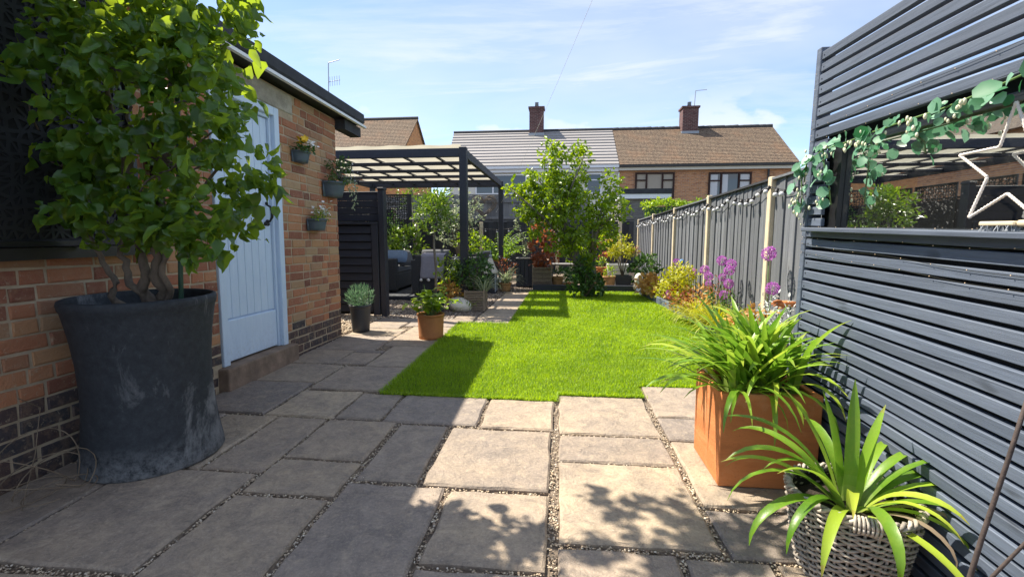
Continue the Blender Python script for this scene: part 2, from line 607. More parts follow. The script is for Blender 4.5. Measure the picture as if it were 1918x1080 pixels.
MT['wicker'] = M_plain('grey_wicker', (0.38, 0.335, 0.285), 0.75, 0.55, 40, 0.3, 120, prand=0.25)
MT['wicker_brown'] = M_plain('brown_wicker', (0.24, 0.19, 0.145), 0.8, 0.4, 40, 0.3, 120, prand=0.25)
MT['grass'] = M_leaf('lawn_blade', (0.120, 0.240, 0.006), (0.350, 0.510, 0.026), 0.45, 0.55)
gm = MT['grass']; gt = gm.node_tree
pb = [n for n in gt.nodes if n.bl_idname == 'ShaderNodeBsdfPrincipled'][0]
src = pb.inputs['Base Color'].links[0].from_socket
gp = gt.nodes.new('ShaderNodeNewGeometry'); gn = gt.nodes.new('ShaderNodeTexNoise'); gn.inputs['Scale'].default_value = 2.2; gn.inputs['Detail'].default_value = 7; gn.inputs['Roughness'].default_value = .7
gt.links.new(gp.outputs['Position'], gn.inputs['Vector'])
gr_ = gt.nodes.new('ShaderNodeMapRange'); gr_.inputs['From Min'].default_value = .50; gr_.inputs['From Max'].default_value = .68; gr_.inputs['To Max'].default_value = .40
gt.links.new(gn.outputs['Fac'], gr_.inputs['Value'])
gx_ = gt.nodes.new('ShaderNodeMix'); gx_.data_type = 'RGBA'; gx_.inputs[7].default_value = (.42, .50, .07, 1)
gt.links.new(gr_.outputs[0], gx_.inputs[0]); gt.links.new(src, gx_.inputs[6]); gt.links.new(gx_.outputs[2], pb.inputs['Base Color'])
MT['mat_green'] = M_plain('lawn_thatch', (0.085, 0.135, 0.012), 0.95, 0.4, 12, 0.6, 90, bdist=0.02)
t = NT('pebbles')
c = t.ramp(t.rand(), [(0, (0.24, 0.17, 0.12)), (0.25, (0.48, 0.37, 0.25)), (0.5, (0.68, 0.57, 0.41)), (0.75, (0.40, 0.30, 0.21)), (1, (0.78, 0.71, 0.58))])
t.base(c).rough(0.7)
MT['pebble'] = t.m
t = NT('slate_chippings')
c = t.ramp(t.rand(), [(0, (0.09, 0.07, 0.06)), (0.3, (0.26, 0.20, 0.155)), (0.6, (0.17, 0.135, 0.115)), (0.85, (0.34, 0.28, 0.225)), (1, (0.50, 0.45, 0.39))])
t.base(c).rough(0.8)
MT['chip'] = t.m
MT['gravel_bed'] = M_plain('gravel_bed', (0.20, 0.155, 0.115), 0.95, 0.5, 60, 0.8, 120, bdist=0.01)
MT['hazel'] = M_leaf('hazel_leaf', (0.009, 0.046, 0.012), (0.100, 0.215, 0.036), 0.45, 0.26, tcol=(0.40, 0.54, 0.03))
MT['pear'] = M_leaf('pear_leaf', (0.075, 0.160, 0.010), (0.280, 0.385, 0.040), 0.45, 0.30)
MT['bay'] = M_leaf('bay_leaf', (0.045, 0.115, 0.014), (0.22, 0.33, 0.045), 0.3, 0.3)
MT['shrub'] = M_leaf('dark_shrub_leaf', (0.018, 0.062, 0.015), (0.085, 0.170, 0.036), 0.3, 0.35)
MT['shrub_pale'] = M_leaf('variegated_leaf', (0.08, 0.14, 0.05), (0.42, 0.46, 0.30), 0.3, 0.45)
MT['lime'] = M_leaf('lime_leaf', (0.12, 0.22, 0.015), (0.30, 0.42, 0.05), 0.4, 0.4)
MT['fern'] = M_leaf('fern_frond', (0.13, 0.27, 0.012), (0.34, 0.48, 0.04), 0.45, 0.45)
MT['gold'] = M_leaf('gold_leaf', (0.22, 0.26, 0.015), (0.50, 0.50, 0.05), 0.35, 0.45)
MT['red'] = M_leaf('copper_leaf', (0.07, 0.018, 0.012), (0.36, 0.13, 0.06), 0.35, 0.45, tcol=(0.5, 0.15, 0.05))
MT['orange'] = M_leaf('amber_leaf', (0.34, 0.17, 0.04), (0.66, 0.44, 0.12), 0.35, 0.5, tcol=(0.7, 0.35, 0.08))
MT['strap'] = M_leaf('strap_leaf', (0.085, 0.195, 0.012), (0.28, 0.42, 0.040), 0.35, 0.3)
t = NT('strap_leaf_long')
oi = t.n.new('ShaderNodeObjectInfo')
c = t.ramp(oi.outputs['Random'], [(0, (.080, .195, .013)), (.5, (.18, .33, .024)), (.85, (.30, .44, .038)), (1, (.42, .50, .055))])
al = t.tint()
c = t.mix(t.rng01(al, .22, .0, 0, .6), c, (.36, .42, .16))
nb_ = t.noise(30, 4, .7)
c = t.mix(t.rng01(nb_, .45, .75, 0, .35), c, (.30, .38, .05))
c = t.mix(t.math('MULTIPLY', t.rng01(al, .86, .97, 0, 1), t.rng01(oi.outputs['Random'], .35, .6, 0, .9)), c, (.36, .22, .07))
t.base(c).rough(.36); t.bump(t.noise(160, 3, .6), .2, .002)
tr_ = t.n.new('ShaderNodeBsdfTranslucent'); hs_ = t.n.new('ShaderNodeHueSaturation'); hs_.inputs['Value'].default_value = 1.6
t.l.new(c, hs_.inputs['Color']); t.l.new(hs_.outputs[0], tr_.inputs[0])
mx = t.n.new('ShaderNodeMixShader'); mx.inputs[0].default_value = .35
t.l.new(t.p.outputs[0], mx.inputs[1]); t.l.new(tr_.outputs[0], mx.inputs[2]); t.l.new(mx.outputs[0], t.out.inputs[0])
MT['strap'] = t.m
MT['silver_leaf'] = M_leaf('silver_leaf', (0.36, 0.40, 0.38), (0.66, 0.70, 0.67), 0.25, 0.6)
MT['lavender'] = M_leaf('blue_green_needle', (0.05, 0.12, 0.065), (0.16, 0.27, 0.15), 0.3, 0.5)
MT['euc'] = M_leaf('eucalyptus_leaf', (0.018, 0.14, 0.045), (0.26, 0.46, 0.33), 0.25, 0.45)
MT['allium'] = M_leaf('allium_floret', (0.34, 0.05, 0.36), (0.70, 0.27, 0.70), 0.3, 0.6, tcol=(0.6, 0.2, 0.65))
MT['stem'] = M_plain('green_stem', (0.13, 0.22, 0.06), 0.5, 0.25)
MT['dark_stem'] = M_plain('dark_stem', (0.075, 0.055, 0.048), 0.8, 0.5, 25, 0.5, 70)
MT['dead'] = M_plain('dry_stem', (0.20, 0.15, 0.10), 0.85, 0.4)
MT['petal_white'] = M_flat('white_petal', (0.80, 0.80, 0.78), 0.6)
MT['petal_yellow'] = M_flat('yellow_petal', (0.80, 0.50, 0.02), 0.6)
MT['glass'] = None
MT['rope'] = M_plain('white_cord', (0.74, 0.68, 0.63), 0.9, 0.15, 60, 0.6, 200)
MT['glaze_blue'] = M_flat('blue_glaze', (0.12, 0.24, 0.42), 0.12)
MT['cable'] = M_flat('black_cable', (0.015, 0.015, 0.016), 0.5)
MT['bulb'] = M_flat('pale_bulb', (0.60, 0.60, 0.60), 0.15)
MT['led'] = M_flat('warm_led', (0.70, 0.52, 0.34), 0.3)
# ================================================================== SETTING
def struct(name, mb, mat, parent=None):
    o = mb.build(name, mat, parent)
    if parent is None:
        o['kind'] = 'structure'
    return o


def sheet(pts, z):
    return MB().add([(x, y, z) for x, y in pts], [tuple(range(len(pts)))])


struct('ground', sheet([(-300, -60), (300, -60), (300, 700), (-300, 700)], -0.06), MT['earth'])
patio = struct('patio', sheet([(-2.46, 0.0), (1.9, 0.0), (1.9, 3.45), (-1.2, 3.45), (-1.2, 5.98), (-2.46, 5.98)], -0.022), MT['gravel_bed'])

SLABS = [  # x0, x1, y0, y1 of the near terrace
    (-0.455, -0.022, 2.572, 3.035), (-1.062, -0.475, 2.60, 3.06), (-1.372, -1.078, 2.625, 3.065), (-1.832, -1.388, 2.63, 3.10),
    (-2.395, -1.848, 2.645, 3.255), (0.008, 0.582, 2.545, 3.165), (0.008, 0.582, 2.22, 2.525), (0.008, 0.588, 1.598, 2.20),
    (0.612, 1.14, 2.835, 3.415), (0.612, 1.14, 2.505, 2.818), (0.612, 1.14, 1.880, 2.49), (0.612, 1.14, 1.575, 1.862),
    (0.004, 0.425, 0.96, 1.572), (0.448, 0.735, 0.96, 1.560), (0.755, 1.14, 0.96, 1.552), (0.004, 0.59, 0.34, 0.94), (0.61, 1.14, 0.34, 0.94),
    (-0.610, -0.030, 1.925, 2.55), (-0.930, -0.635, 1.945, 2.57), (-1.383, -0.958, 2.118, 2.60), (-1.388, -0.960, 1.800, 2.100),
    (-1.715, -1.402, 1.965, 2.61), (-2.06, -1.732, 1.965, 2.62), (-2.395, -2.075, 1.975, 2.625),
    (-0.470, -0.030, 1.435, 1.900), (-0.945, -0.492, 1.300, 1.915), (-1.392, -0.965, 1.165, 1.775),
    (-2.018, -1.415, 1.295, 1.945), (-2.395, -2.035, 1.300, 1.955), (-2.018, -1.415, 0.68, 1.262), (-2.395, -2.035, 0.68, 1.262),
    (-0.470, -0.030, 0.815, 1.412), (-0.945, -0.492, 0.68, 1.278), (-1.392, -0.965, 0.55, 1.145), (-0.945, -0.030, 0.20, 0.655), (-1.9, -0.965, 0.10, 0.53),
    (-1.815, -1.238, 3.118, 3.712), (-2.395, -1.838, 3.272, 3.755), (-2.392, -1.958, 3.772, 4.235), (-1.943, -1.668, 3.772, 4.150),
    (-1.652, -1.252, 3.730, 4.440), (-2.385, -1.782, 4.252, 4.905), (-1.945, -1.668, 4.166, 4.240), (-1.768, -1.252, 4.458, 4.975), (-2.375, -1.782, 4.920, 5.28),
    (-1.768, -1.252, 4.990, 5.44), (-2.375, -1.90, 5.295, 5.72), (-1.885, -1.252, 5.455, 5.72), (-2.37, -1.62, 5.735, 5.97), (-1.605, -1.10, 5.735, 5.97),
]
PATH = []
SL_Z = {}


def slab_mesh(w, d, seedv, name='paving_slab'):
    r = random.Random(seedv)
    pts = []
    nx, ny = max(3, int(w / 0.09)), max(3, int(d / 0.09))
    for i in range(nx): pts.append((-w / 2 + w * i / nx, -d / 2))
    for i in range(ny): pts.append((w / 2, -d / 2 + d * i / ny))
    for i in range(nx): pts.append((w / 2 - w * i / nx, d / 2))
    for i in range(ny): pts.append((-w / 2, d / 2 - d * i / ny))
    n = len(pts)
    outer = []
    for (x, y) in pts:
        k = 1 - abs(r.gauss(0, 0.005)) / max(w, d) * 2
        outer.append((x * k + r.uniform(-.003, .003), y * k + r.uniform(-.003, .003)))
    mb = MB()
    v = [(x, y, -0.030) for x, y in outer]
    v += [(x, y, -0.007 - r.random() * 0.004) for x, y in outer]
    v += [(x - math.copysign(min(0.010, abs(x)), x) * r.uniform(.6, 1.3), y - math.copysign(min(0.010, abs(y)), y) * r.uniform(.6, 1.3), 0.0) for x, y in outer]
    f = []
    for i in range(n):
        j = (i + 1) % n
        f.append((i, j, n + j, n + i))
        f.append((n + i, n + j, 2 * n + j, 2 * n + i))
    f.append(tuple(range(2 * n, 3 * n)))
    mb.add(v, f)
    return mb.mesh(name, MT['slab'])


def lay_slabs(lst, parent, z=0.0, seed0=0):
    for i, (x0, x1, y0, y1) in enumerate(lst):
        r = random.Random(seed0 + i * 17)
        o = link_mesh('paving_slab', slab_mesh(x1 - x0, y1 - y0, seed0 + i), parent,
                      ((x0 + x1) / 2, (y0 + y1) / 2, z + r.uniform(-0.003, 0.003)),
                      (r.uniform(-.003, .003), r.uniform(-.003, .003), r.uniform(-.006, .006)))


lay_slabs(SLABS, patio)

path = struct('path', sheet([(-1.40, 5.99), (-0.58, 5.99), (-0.53, 9.12), (-1.03, 9.12), (-1.08, 6.6), (-1.40, 6.5)], -0.018), MT['gravel_bed'])
yy = 6.0
PATH = [(-1.085, -0.62, 5.735, 5.99)]
for k, d in enumerate((0.44, 0.58, 0.29, 0.58, 0.44, 0.58)):
    PATH.append((-1.09 + 0.012 * k, -0.615 + 0.012 * k, yy + 0.01, yy + d))
    yy += d + 0.012
PATH.append((-1.40, -1.105, 6.01, 6.26))
lay_slabs(PATH, path, 0.0, 900)


def pebbles(name, P, size, mat, flat=0.6, parent=None, seedv=3, jz=0.004):
    """many little stones as one mesh; P (n,3)"""
    g = np.random.default_rng(seedv)
    n = len(P)
    T = np.array([(0, 0, 1), (1, 0, 0), (.31, .95, 0), (-.81, .59, 0), (-.81, -.59, 0), (.31, -.95, 0), (0, 0, -1)], float)
    Fc = np.array([(0, 1, 2), (0, 2, 3), (0, 3, 4), (0, 4, 5), (0, 5, 1), (6, 2, 1), (6, 3, 2), (6, 4, 3), (6, 5, 4), (6, 1, 5)])
    V = np.repeat(T[None], n, 0)
    V = V * (1 + g.uniform(-.3, .3, (n, 7, 1)))
    s = np.asarray(size).reshape(-1, 1, 1) * g.uniform(.55, 1.35, (n, 1, 1))
    asp = np.stack([g.uniform(.8, 1.4, n), g.uniform(.7, 1.1, n), g.uniform(.5, .9, n) * flat * 1.4], 1)[:, None]
    V = V * asp
    a = g.uniform(0, 6.283, n)
    ca, sa = np.cos(a)[:, None], np.sin(a)[:, None]
    V = np.stack([V[..., 0] * ca - V[..., 1] * sa, V[..., 0] * sa + V[..., 1] * ca, V[..., 2]], -1) * s
    b = g.uniform(-.5, .5, n)
    cb, sb = np.cos(b)[:, None], np.sin(b)[:, None]
    V = np.stack([V[..., 0], V[..., 1] * cb - V[..., 2] * sb, V[..., 1] * sb + V[..., 2] * cb], -1)
    P = P + np.stack([np.zeros(n), np.zeros(n), g.uniform(-jz, jz, n)], 1)
    V = V + P[:, None]
    Fa = (Fc[None] + (np.arange(n) * 7)[:, None, None]).reshape(-1, 3)
    tint = np.repeat(g.random(n), 10)
    o = np_mesh(name, V.reshape(-1, 3), Fa, mat, tint, parent=parent)
    o['kind'] = 'stuff'
    return o


# gravel in the joints of the terrace
allr = np.array(SLABS + PATH)
cand = np.stack([rng.uniform(-2.42, 1.17, 260000), rng.uniform(0.6, 6.3, 260000)], 1)
keep = rng.random(len(cand)) < np.clip(1.6 / cand[:, 1] ** 0.9, 0, 1)
cand = cand[keep]
free = np.ones(len(cand), bool)
near = np.zeros(len(cand), bool)
for x0, x1, y0, y1 in allr:
    free &= ~((cand[:, 0] > x0 + .001) & (cand[:, 0] < x1 - .001) & (cand[:, 1] > y0 + .001) & (cand[:, 1] < y1 - .001))
free &= ~((cand[:, 1] > 3.05) & (cand[:, 0] > -1.24))
cand = cand[free]
P = np.column_stack([cand, np.full(len(cand), -0.013)])
keep = rng.random(len(P)) < 0.85
o = pebbles('joint_gravel', P[keep], 0.0048, MT['pebble'], seedv=5)
tag(o, 'fine pale gravel filling the joints between the paving slabs', 'gravel')

# stray stones that have worked loose on to the slabs
R_ = np.random.default_rng(77)
cs = R_.choice(len(SLABS), 420)
Pq = []
for k in cs:
    x0, x1, y0, y1 = SLABS[k]
    u = R_.random() ** 3 * .45
    if R_.random() < .5:
        Pq.append((x0 + (x1 - x0) * (u if R_.random() < .5 else 1 - u), R_.uniform(y0, y1), .003))
    else:
        Pq.append((R_.uniform(x0, x1), y0 + (y1 - y0) * (u if R_.random() < .5 else 1 - u), .003))
o = pebbles('stray_grit', np.array(Pq), 0.0026, MT['pebble'], seedv=6, jz=0.0005)
tag(o, 'stray bits of grit scattered over the paving slabs', 'gravel')

# chipping bed between terrace, pergola and path
gravel = struct('gravel_bed', sheet([(-5.0, 5.99), (-1.42, 5.99), (-1.42, 6.52), (-1.10, 6.62), (-1.05, 9.14), (-0.45, 9.3), (-0.45, 13.2), (-5.0, 13.2)], -0.020), MT['gravel_bed'])
Q = np.column_stack([rng.uniform(-3.0, -0.45, 26000), rng.uniform(5.95, 10.6, 26000)])
ok = (Q[:, 0] < -1.12 + (Q[:, 1] - 6.2) * 0.03) | (Q[:, 1] > 9.12)
ok &= ~((Q[:, 0] > -1.42) & (Q[:, 1] < 6.27)) & (Q[:, 1] > 5.99) & (rng.random(len(Q)) < np.clip(7.2 / Q[:, 1], 0, 1) ** 2)
Q = Q[ok]
o = pebbles('gravel_chippings', np.column_stack([Q, np.full(len(Q), -0.010)]), 0.019, MT['chip'], 0.6, seedv=8, jz=0.006)
tag(o, 'brown and grey stone chippings beside the path under the pergola', 'gravel')
Q = np.column_stack([rng.uniform(-2.95, -2.30, 2400), rng.uniform(5.0, 6.6, 2400)])
Q = Q[(Q[:, 0] < -2.40) | (Q[:, 1] > 5.98)]
o = pebbles('pale_pebbles', np.column_stack([Q, np.full(len(Q), -0.006)]), 0.014, MT['pebble'], 0.7, seedv=9, jz=0.006)
tag(o, 'pale pebbles scattered round the charcoal pot by the garage corner', 'gravel')

# ------------------------------------------------------------------ lawn
def bed_edge_x(y):
    return 1.70 - (y - 5.95) * 0.0726


def in_lawn(x, y):
    front = np.where(x < -0.010, 3.068 - 0.022 * (x + 1.2) / 1.2, np.where(x < 0.597, 3.175, 3.425))
    left = np.where(y < 5.72, -1.244, np.where(y < 9.12, -0.618 + (y - 6.0) * 0.024, 9))
    return (y > front) & (x > left) & (x < 1.70 - (y - 5.95) * 0.0726 - 0.01) & (y < 9.16)


lawn_pts = [(-1.24, 3.07), (-0.012, 3.05), (-0.012, 3.175), (0.597, 3.175), (0.597, 3.425), (1.86, 3.425),
            (bed_edge_x(5.95), 5.95), (bed_edge_x(9.15), 9.15), (-0.54, 9.15), (-0.615, 6.0), (-0.615, 5.735), (-1.24, 5.735)]
lawn = struct('lawn', sheet(lawn_pts, -0.006), MT['mat_green'])


def grass_blades(n, ylo, yhi, h, w, seedv):
    g = np.random.default_rng(seedv)
    # density falls with distance
    u = g.random(n)
    y = ylo + (yhi - ylo) * u
    x = g.uniform(-1.26, 1.95, n)
    m = in_lawn(x + g.normal(0, .007, n), y + g.normal(0, .007, n))
    x, y = x[m], y[m]
    n = len(x)
    a = g.uniform(0, 6.283, n)
    lean = g.uniform(0.15, 0.95, n)
    hh = h * g.uniform(.6, 1.35, n)
    ww = w * g.uniform(.7, 1.3, n)
    patch = 0.48 + 0.34 * np.sin(x * 3.1 + np.sin(y * 2.3) * 1.4) * np.sin(y * 1.9 + x) + 0.22 * np.sin(x * 9 + y * 7) * np.sin(y * 11 - x * 5)
    dx, dy = np.cos(a), np.sin(a)
    b = np.stack([x, y, np.full(n, -0.006)], 1)
    sd = np.stack([-dy, dx, np.zeros(n)], 1) * (ww / 2)[:, None]
    mid = b + np.stack([dx * lean * hh * .25, dy * lean * hh * .25, hh * .6], 1)
    tip = b + np.stack([dx * lean * hh * .8, dy * lean * hh * .8, hh * (1.05 - .35 * lean)], 1)
    V = np.stack([b - sd, b + sd, mid + sd * .8, mid - sd * .8, tip], 1).reshape(-1, 3)
    i = (np.arange(n) * 5)[:, None]
    Fq = np.stack([np.array([0, 1, 2]), np.array([0, 2, 3]), np.array([3, 2, 4])])[None] + i[:, :, None]
    tint = np.clip(patch * 0.75 + g.uniform(-.3, .35, n), 0.0, 0.98)
    return V, Fq.reshape(-1, 3), np.repeat(tint, 3)


Vs, Fs, Ts, off = [], [], [], 0
for (n, y0, y1, h, w, s) in ((95000, 3.0, 4.3, .026, .0030, 1), (80000, 4.3, 6.2, .027, .0042, 2), (60000, 6.2, 9.2, .030, .0065, 3)):
    V, Fq, T = grass_blades(n, y0, y1, h, w, s)
    Vs.append(V); Fs.append(Fq + off); Ts.append(T); off += len(V)
g = np.random.default_rng(9)     # longer blades hanging over the edges
seg = [((-1.24, 3.068), (-.012, 3.05), (0, -1), 900), ((0.0, 3.178), (.597, 3.178), (0, -1), 450), ((.60, 3.43), (1.86, 3.43), (0, -1), 500), ((-1.244, 3.07), (-1.244, 5.735), (-1, 0), 1300), ((-.60, 6.0), (-.545, 9.1), (-1, 0), 700), ((-.012, 3.05), (-.012, 3.18), (1, 0), 60), ((-1.24, 5.73), (-.62, 5.73), (0, 1), 200), ((bed_edge_x(3.5) - .01, 3.5), (bed_edge_x(9.1) - .01, 9.1), (1, 0), 900)]
for (a_, b_, nn_, n) in seg:
    u = g.random(n)
    x = a_[0] + (b_[0] - a_[0]) * u + g.normal(0, .007, n); y = a_[1] + (b_[1] - a_[1]) * u + g.normal(0, .007, n)
    an = np.arctan2(nn_[1], nn_[0]) + g.normal(0, .8, n)
    hh = g.uniform(.022, .048, n); ln = g.uniform(.3, 1.3, n); ww = .0038 * g.uniform(.7, 1.3, n)
    dx, dy = np.cos(an), np.sin(an)
    b0 = np.stack([x, y, np.full(n, -.004)], 1); sd = np.stack([-dy, dx, np.zeros(n)], 1) * (ww / 2)[:, None]
    md = b0 + np.stack([dx * ln * hh * .35, dy * ln * hh * .35, hh * .6], 1); tp = b0 + np.stack([dx * ln * hh * .95, dy * ln * hh * .95, np.maximum(.008, hh * (1.0 - .5 * ln))], 1)
    V = np.stack([b0 - sd, b0 + sd, md + sd * .8, md - sd * .8, tp], 1).reshape(-1, 3)
    Fq = (np.stack([np.array([0, 1, 2]), np.array([0, 2, 3]), np.array([3, 2, 4])])[None] + (np.arange(n) * 5)[:, None, None]).reshape(-1, 3)
    Vs.append(V); Fs.append(Fq + off); Ts.append(np.repeat(g.uniform(.2, .98, n), 3)); off += len(V)
o = np_mesh('lawn_grass', np.concatenate(Vs), np.concatenate(Fs), MT['grass'], np.concatenate(Ts))
tag(o, 'short bright green mown grass covering the lawn', 'grass', kind='stuff')

# ------------------------------------------------------------------ beds and their edging
soil_r = struct('border_soil', MB().add([(bed_edge_x(3.4) + .03, 3.4, .075), (2.12, 3.4, .09), (2.12, 13.2, .09), (1.0, 13.2, .09), (bed_edge_x(9.4) + .03, 9.4, .075)],
                                        [(0, 1, 2, 3, 4)]), MT['soil'])
rear_soil = struct('rear_bed', sheet([(-0.44, 9.32), (1.50, 9.32), (1.50, 13.2), (-0.44, 13.2)], 0.035), MT['gravel_bed'])
ed = thing('bed_edging', 'low dark grey timber edging between lawn and flower border', 'edging', (1.6, 6, 0))
for k in range(6):
    ya, yb = 3.42 + k * 0.955, 3.42 + k * 0.955 + 0.947
    bevel(MB().bar((bed_edge_x(ya) + .025, ya, .045), (bed_edge_x(yb) + .025, yb, .045), .05, .13).build('edging_board', MT['slat'], ed, world=True), .006)
ed2 = thing('bed_edging', 'black timber edging across the far end of the lawn', 'edging', (0.5, 9.24, 0))
for (xa, xb) in ((-0.52, 0.16), (0.17, 0.84), (0.85, 1.50)):
    bevel(MB().box(xa, xb, 9.20, 9.28, -0.03, .115).build('edging_board', MT['frame_dark'], ed2, world=True), .006)

# ================================================================== GARAGE
GX, GY = -2.40, 4.87
gar = thing('garage', 'brick garage with pale blue plank door and black felt roof edge', 'garage', (GX, GY, 0))
gar.rotation_euler = (-0.020, 0, 0)
DY0, DY1, DZ0, DZ1 = -1.845, -1.035, 0.125, 2.155   # door opening
WT = 2.335
mb = MB()
mb.box(-2.7, -0.006, -4.3, DY0, -0.25, WT); mb.box(-2.7, -0.006, DY1, -0.004, -0.25, WT)
mb.box(-2.7, -0.006, DY0, DY1, DZ1, WT); mb.box(-2.7, -0.30, DY0 + .001, DY1 - .001, -0.25, DZ1 - .001)
mb.build('wall', MT['mortar'], gar)
brick_pool = {}


def brick_mesh(l, dark):
    key = (round(l, 3), dark, random.randint(0, 2))
    if key not in brick_pool:
        h, d = 0.0630, 0.10
        j = lambda: random.uniform(-.0038, .0038)
        mb = MB()
        x0, x1 = -d, 0.0
        c = 0.006
        v = [(x0, -l / 2, -h / 2), (x0, l / 2, -h / 2), (x0, l / 2, h / 2), (x0, -l / 2, h / 2)]
        v += [(x1 - .004, -l / 2 + j(), -h / 2 + j()), (x1 - .004, l / 2 + j(), -h / 2 + j()), (x1 - .004, l / 2 + j(), h / 2 + j()), (x1 - .004, -l / 2 + j(), h / 2 + j())]
        v += [(x1 + j() * .5, -l / 2 + c, -h / 2 + c), (x1 + j() * .5, l / 2 - c, -h / 2 + c), (x1 + j() * .5, l / 2 - c, h / 2 - c), (x1 + j() * .5, -l / 2 + c, h / 2 - c)]
        f = [(8, 9, 10, 11)]
        for a, b in ((0, 4), (4, 8)):
            for k in range(4):
                f.append((a + k, a + (k + 1) % 4, b + (k + 1) % 4, b + k))
        mb.add(v, f)
        brick_pool[key] = mb.mesh('brick', MT['brick_dark'] if dark else MT['brick'])
    return brick_pool[key]


single, rest, low = [], [], []
for k in range(-2, 31):
    z = 0.0375 + k * 0.0752
    y = -4.3 + (0.0 if k % 2 else -0.16) - (0.05 if k % 3 == 0 else 0)
    hdr = (k % 2 == 0)
    j = 0
    while y < 0:
        stretch = (j % 2 == 0) ^ hdr
        if k % 5 == 2: stretch = True
        l = 0.213 if stretch else 0.1025
        y0, y1 = y, y + l
        y += l + 0.0125
        j += 1
        for a, b in ((-4.3, DY0 - .004), (DY1 + .004, 0.0)):
            # above the opening and the lintel
            c0, c1 = max(y0, a), min(y1, b)
            if z + .03 > DZ1 + 0.0 and z - .03 < WT - .005:
                if a < -4: c1 = min(y1, -1.98)
                else: c0 = max(y0, -0.80)
            if z - .033 < DZ0 + .02 and a < -4: c1 = min(c1, DY0 - .045)
            if z - .033 < DZ0 + .02 and a > -4: c0 = max(c0, DY1 + .055)
            if c1 - c0 < 0.03: continue
            if z > WT - .03: continue
            item = (c0, c1, z)
            if (a > -4 and k >= 0) or (a < -4 and 0 <= k and z < 0.98 and c0 > -3.20):
                single.append(item)
            else:
                (low if z < .31 else rest).append(item)
for (c0, c1, z) in single:
    dark = z < (0.235 if c0 > -1.5 else 0.31) or (z < 0.32 and random.random() < 0.35)
    o = link_mesh('brick', brick_mesh(c1 - c0, dark), gar, (random.uniform(-.002, .002), (c0 + c1) / 2, z), (random.uniform(-.012, .012), 0, random.uniform(-.006, .006)))
mb = MB()
for (c0, c1, z) in rest:
    mb.box(-0.1, random.uniform(-.002, .002), c0, c1, z - .0312, z + .0312, random.random())
o = mb.build('upper_bricks', MT['brick'], gar)
o['kind'] = 'stuff'
mb = MB()
for (c0, c1, z) in low:
    mb.box(-0.1, random.uniform(-.002, .002), c0, c1, z - .0312, z + .0312, random.random())
o = mb.build('plinth_bricks', MT['brick_dark'], gar)
o['kind'] = 'stuff'
print('bricks', len(single), len(rest))
bevel(MB().box(-0.12, 0.004, -1.97, -0.81, DZ1 + .004, WT - .01).build('lintel', MT['lintel'], gar), .008)
bevel(MB().box(-0.14, 0.075, DY0 - .04, DY1 + .05, -0.12, DZ0).build('door_step', MT['step'], gar), .012, 2)
mb = MB()
mb.box(-2.8, 0.13, -4.4, 0.40, WT + .035, WT + .10)
mb.add([(0.13, -4.4, WT + .028), (0.13, 0.40, WT + .028), (0.155, 0.41, WT + .06), (0.155, -4.4, WT + .06), (0.15, 0.41, WT + .150), (0.15, -4.4, WT + .150), (0.06, 0.38, WT + .182), (0.06, -4.4, WT + .182), (-2.8, 0.38, WT + .20), (-2.8, -4.4, WT + .20)],
       [(0, 1, 2, 3), (3, 2, 4, 5), (5, 4, 6, 7), (7, 6, 8, 9)])
mb.add([(0.13, 0.40, WT + .028), (0.155, 0.41, WT + .06), (0.15, 0.41, WT + .150), (0.06, 0.38, WT + .182), (-2.8, 0.38, WT + .20), (-2.8, 0.40, WT + .028)], [(0, 1, 2, 3, 4, 5)])
mb.build('roof', MT['felt'], gar)
MB().box(0.132, 0.165, -4.4, 0.43, WT + .002, WT + .026).build('roof_trim', MT['white'], gar)
MB().box(-0.02, 0.10, 0.02, 0.42, WT - .10, WT + .002).build('gutter_end', MT['felt'], gar)
# door frame
mb = MB()
for y0, y1 in ((DY0 + .004, DY0 + .07), (DY1 - .07, DY1 - .004)):
    mb.box(-0.09, 0.012, y0, y1, DZ0 + .002, DZ1 - .004)
mb.box(-0.09, 0.012, DY0 + .071, DY1 - .071, DZ1 - .075, DZ1 - .004)
mb.box(-0.09, -0.022, DY1 - .098, DY1 - .071, DZ0 + .002, DZ1 - .076)
mb.box(-0.09, -0.022, DY0 + .071, DY0 + .098, DZ0 + .002, DZ1 - .076)
mb.box(-0.09, -0.022, DY0 + .099, DY1 - .099, DZ1 - .102, DZ1 - .076)
bevel(mb.build('door_frame', MT['door'], gar), .006, 2)
a0, a1 = DY0 + .100, DY1 - .100
door = MB().box(-0.10, -0.060, a0, a1, DZ0 + .012, DZ1 - .104).build('door', MT['door'], gar)
nb = 7
for k in range(nb):
    w = (a1 - a0) / nb
    bevel(MB().box(-0.062, -0.045, a0 + k * w + .0022, a0 + (k + 1) * w - .0022, DZ0 + .335, DZ1 - .108).build('door_board', MT['door'], door), .003)
bevel(MB().box(-0.062, -0.030, a0 + .002, a1 - .002, DZ0 + .014, DZ0 + .325).build('bottom_rail', MT['door'], door), .008, 2)
hz, hy = 1.235, a1 - 0.062
mb = MB()
mb.tube([(-0.043, hy, hz - .04), (-0.01, hy, hz - .035), (0.012, hy, hz + .0), (0.014, hy, hz + .045), (0.0, hy, hz + .085), (-0.03, hy + .006, hz + .10), (-0.044, hy + .008, hz + .115)],
        [.008, .009, .011, .012, .010, .008, .010], 8)
mb.sphere((-0.036, hy + .008, hz + .115), .013, 8, 6)
mb.sphere((-0.040, hy - .012, hz - .055), .018, 8, 6); mb.sphere((-0.040, hy + .016, hz - .055), .018, 8, 6); mb.sphere((-0.030, hy, hz - .035), .016, 8, 6)
mb.build('handle', MT['iron'], door, True)


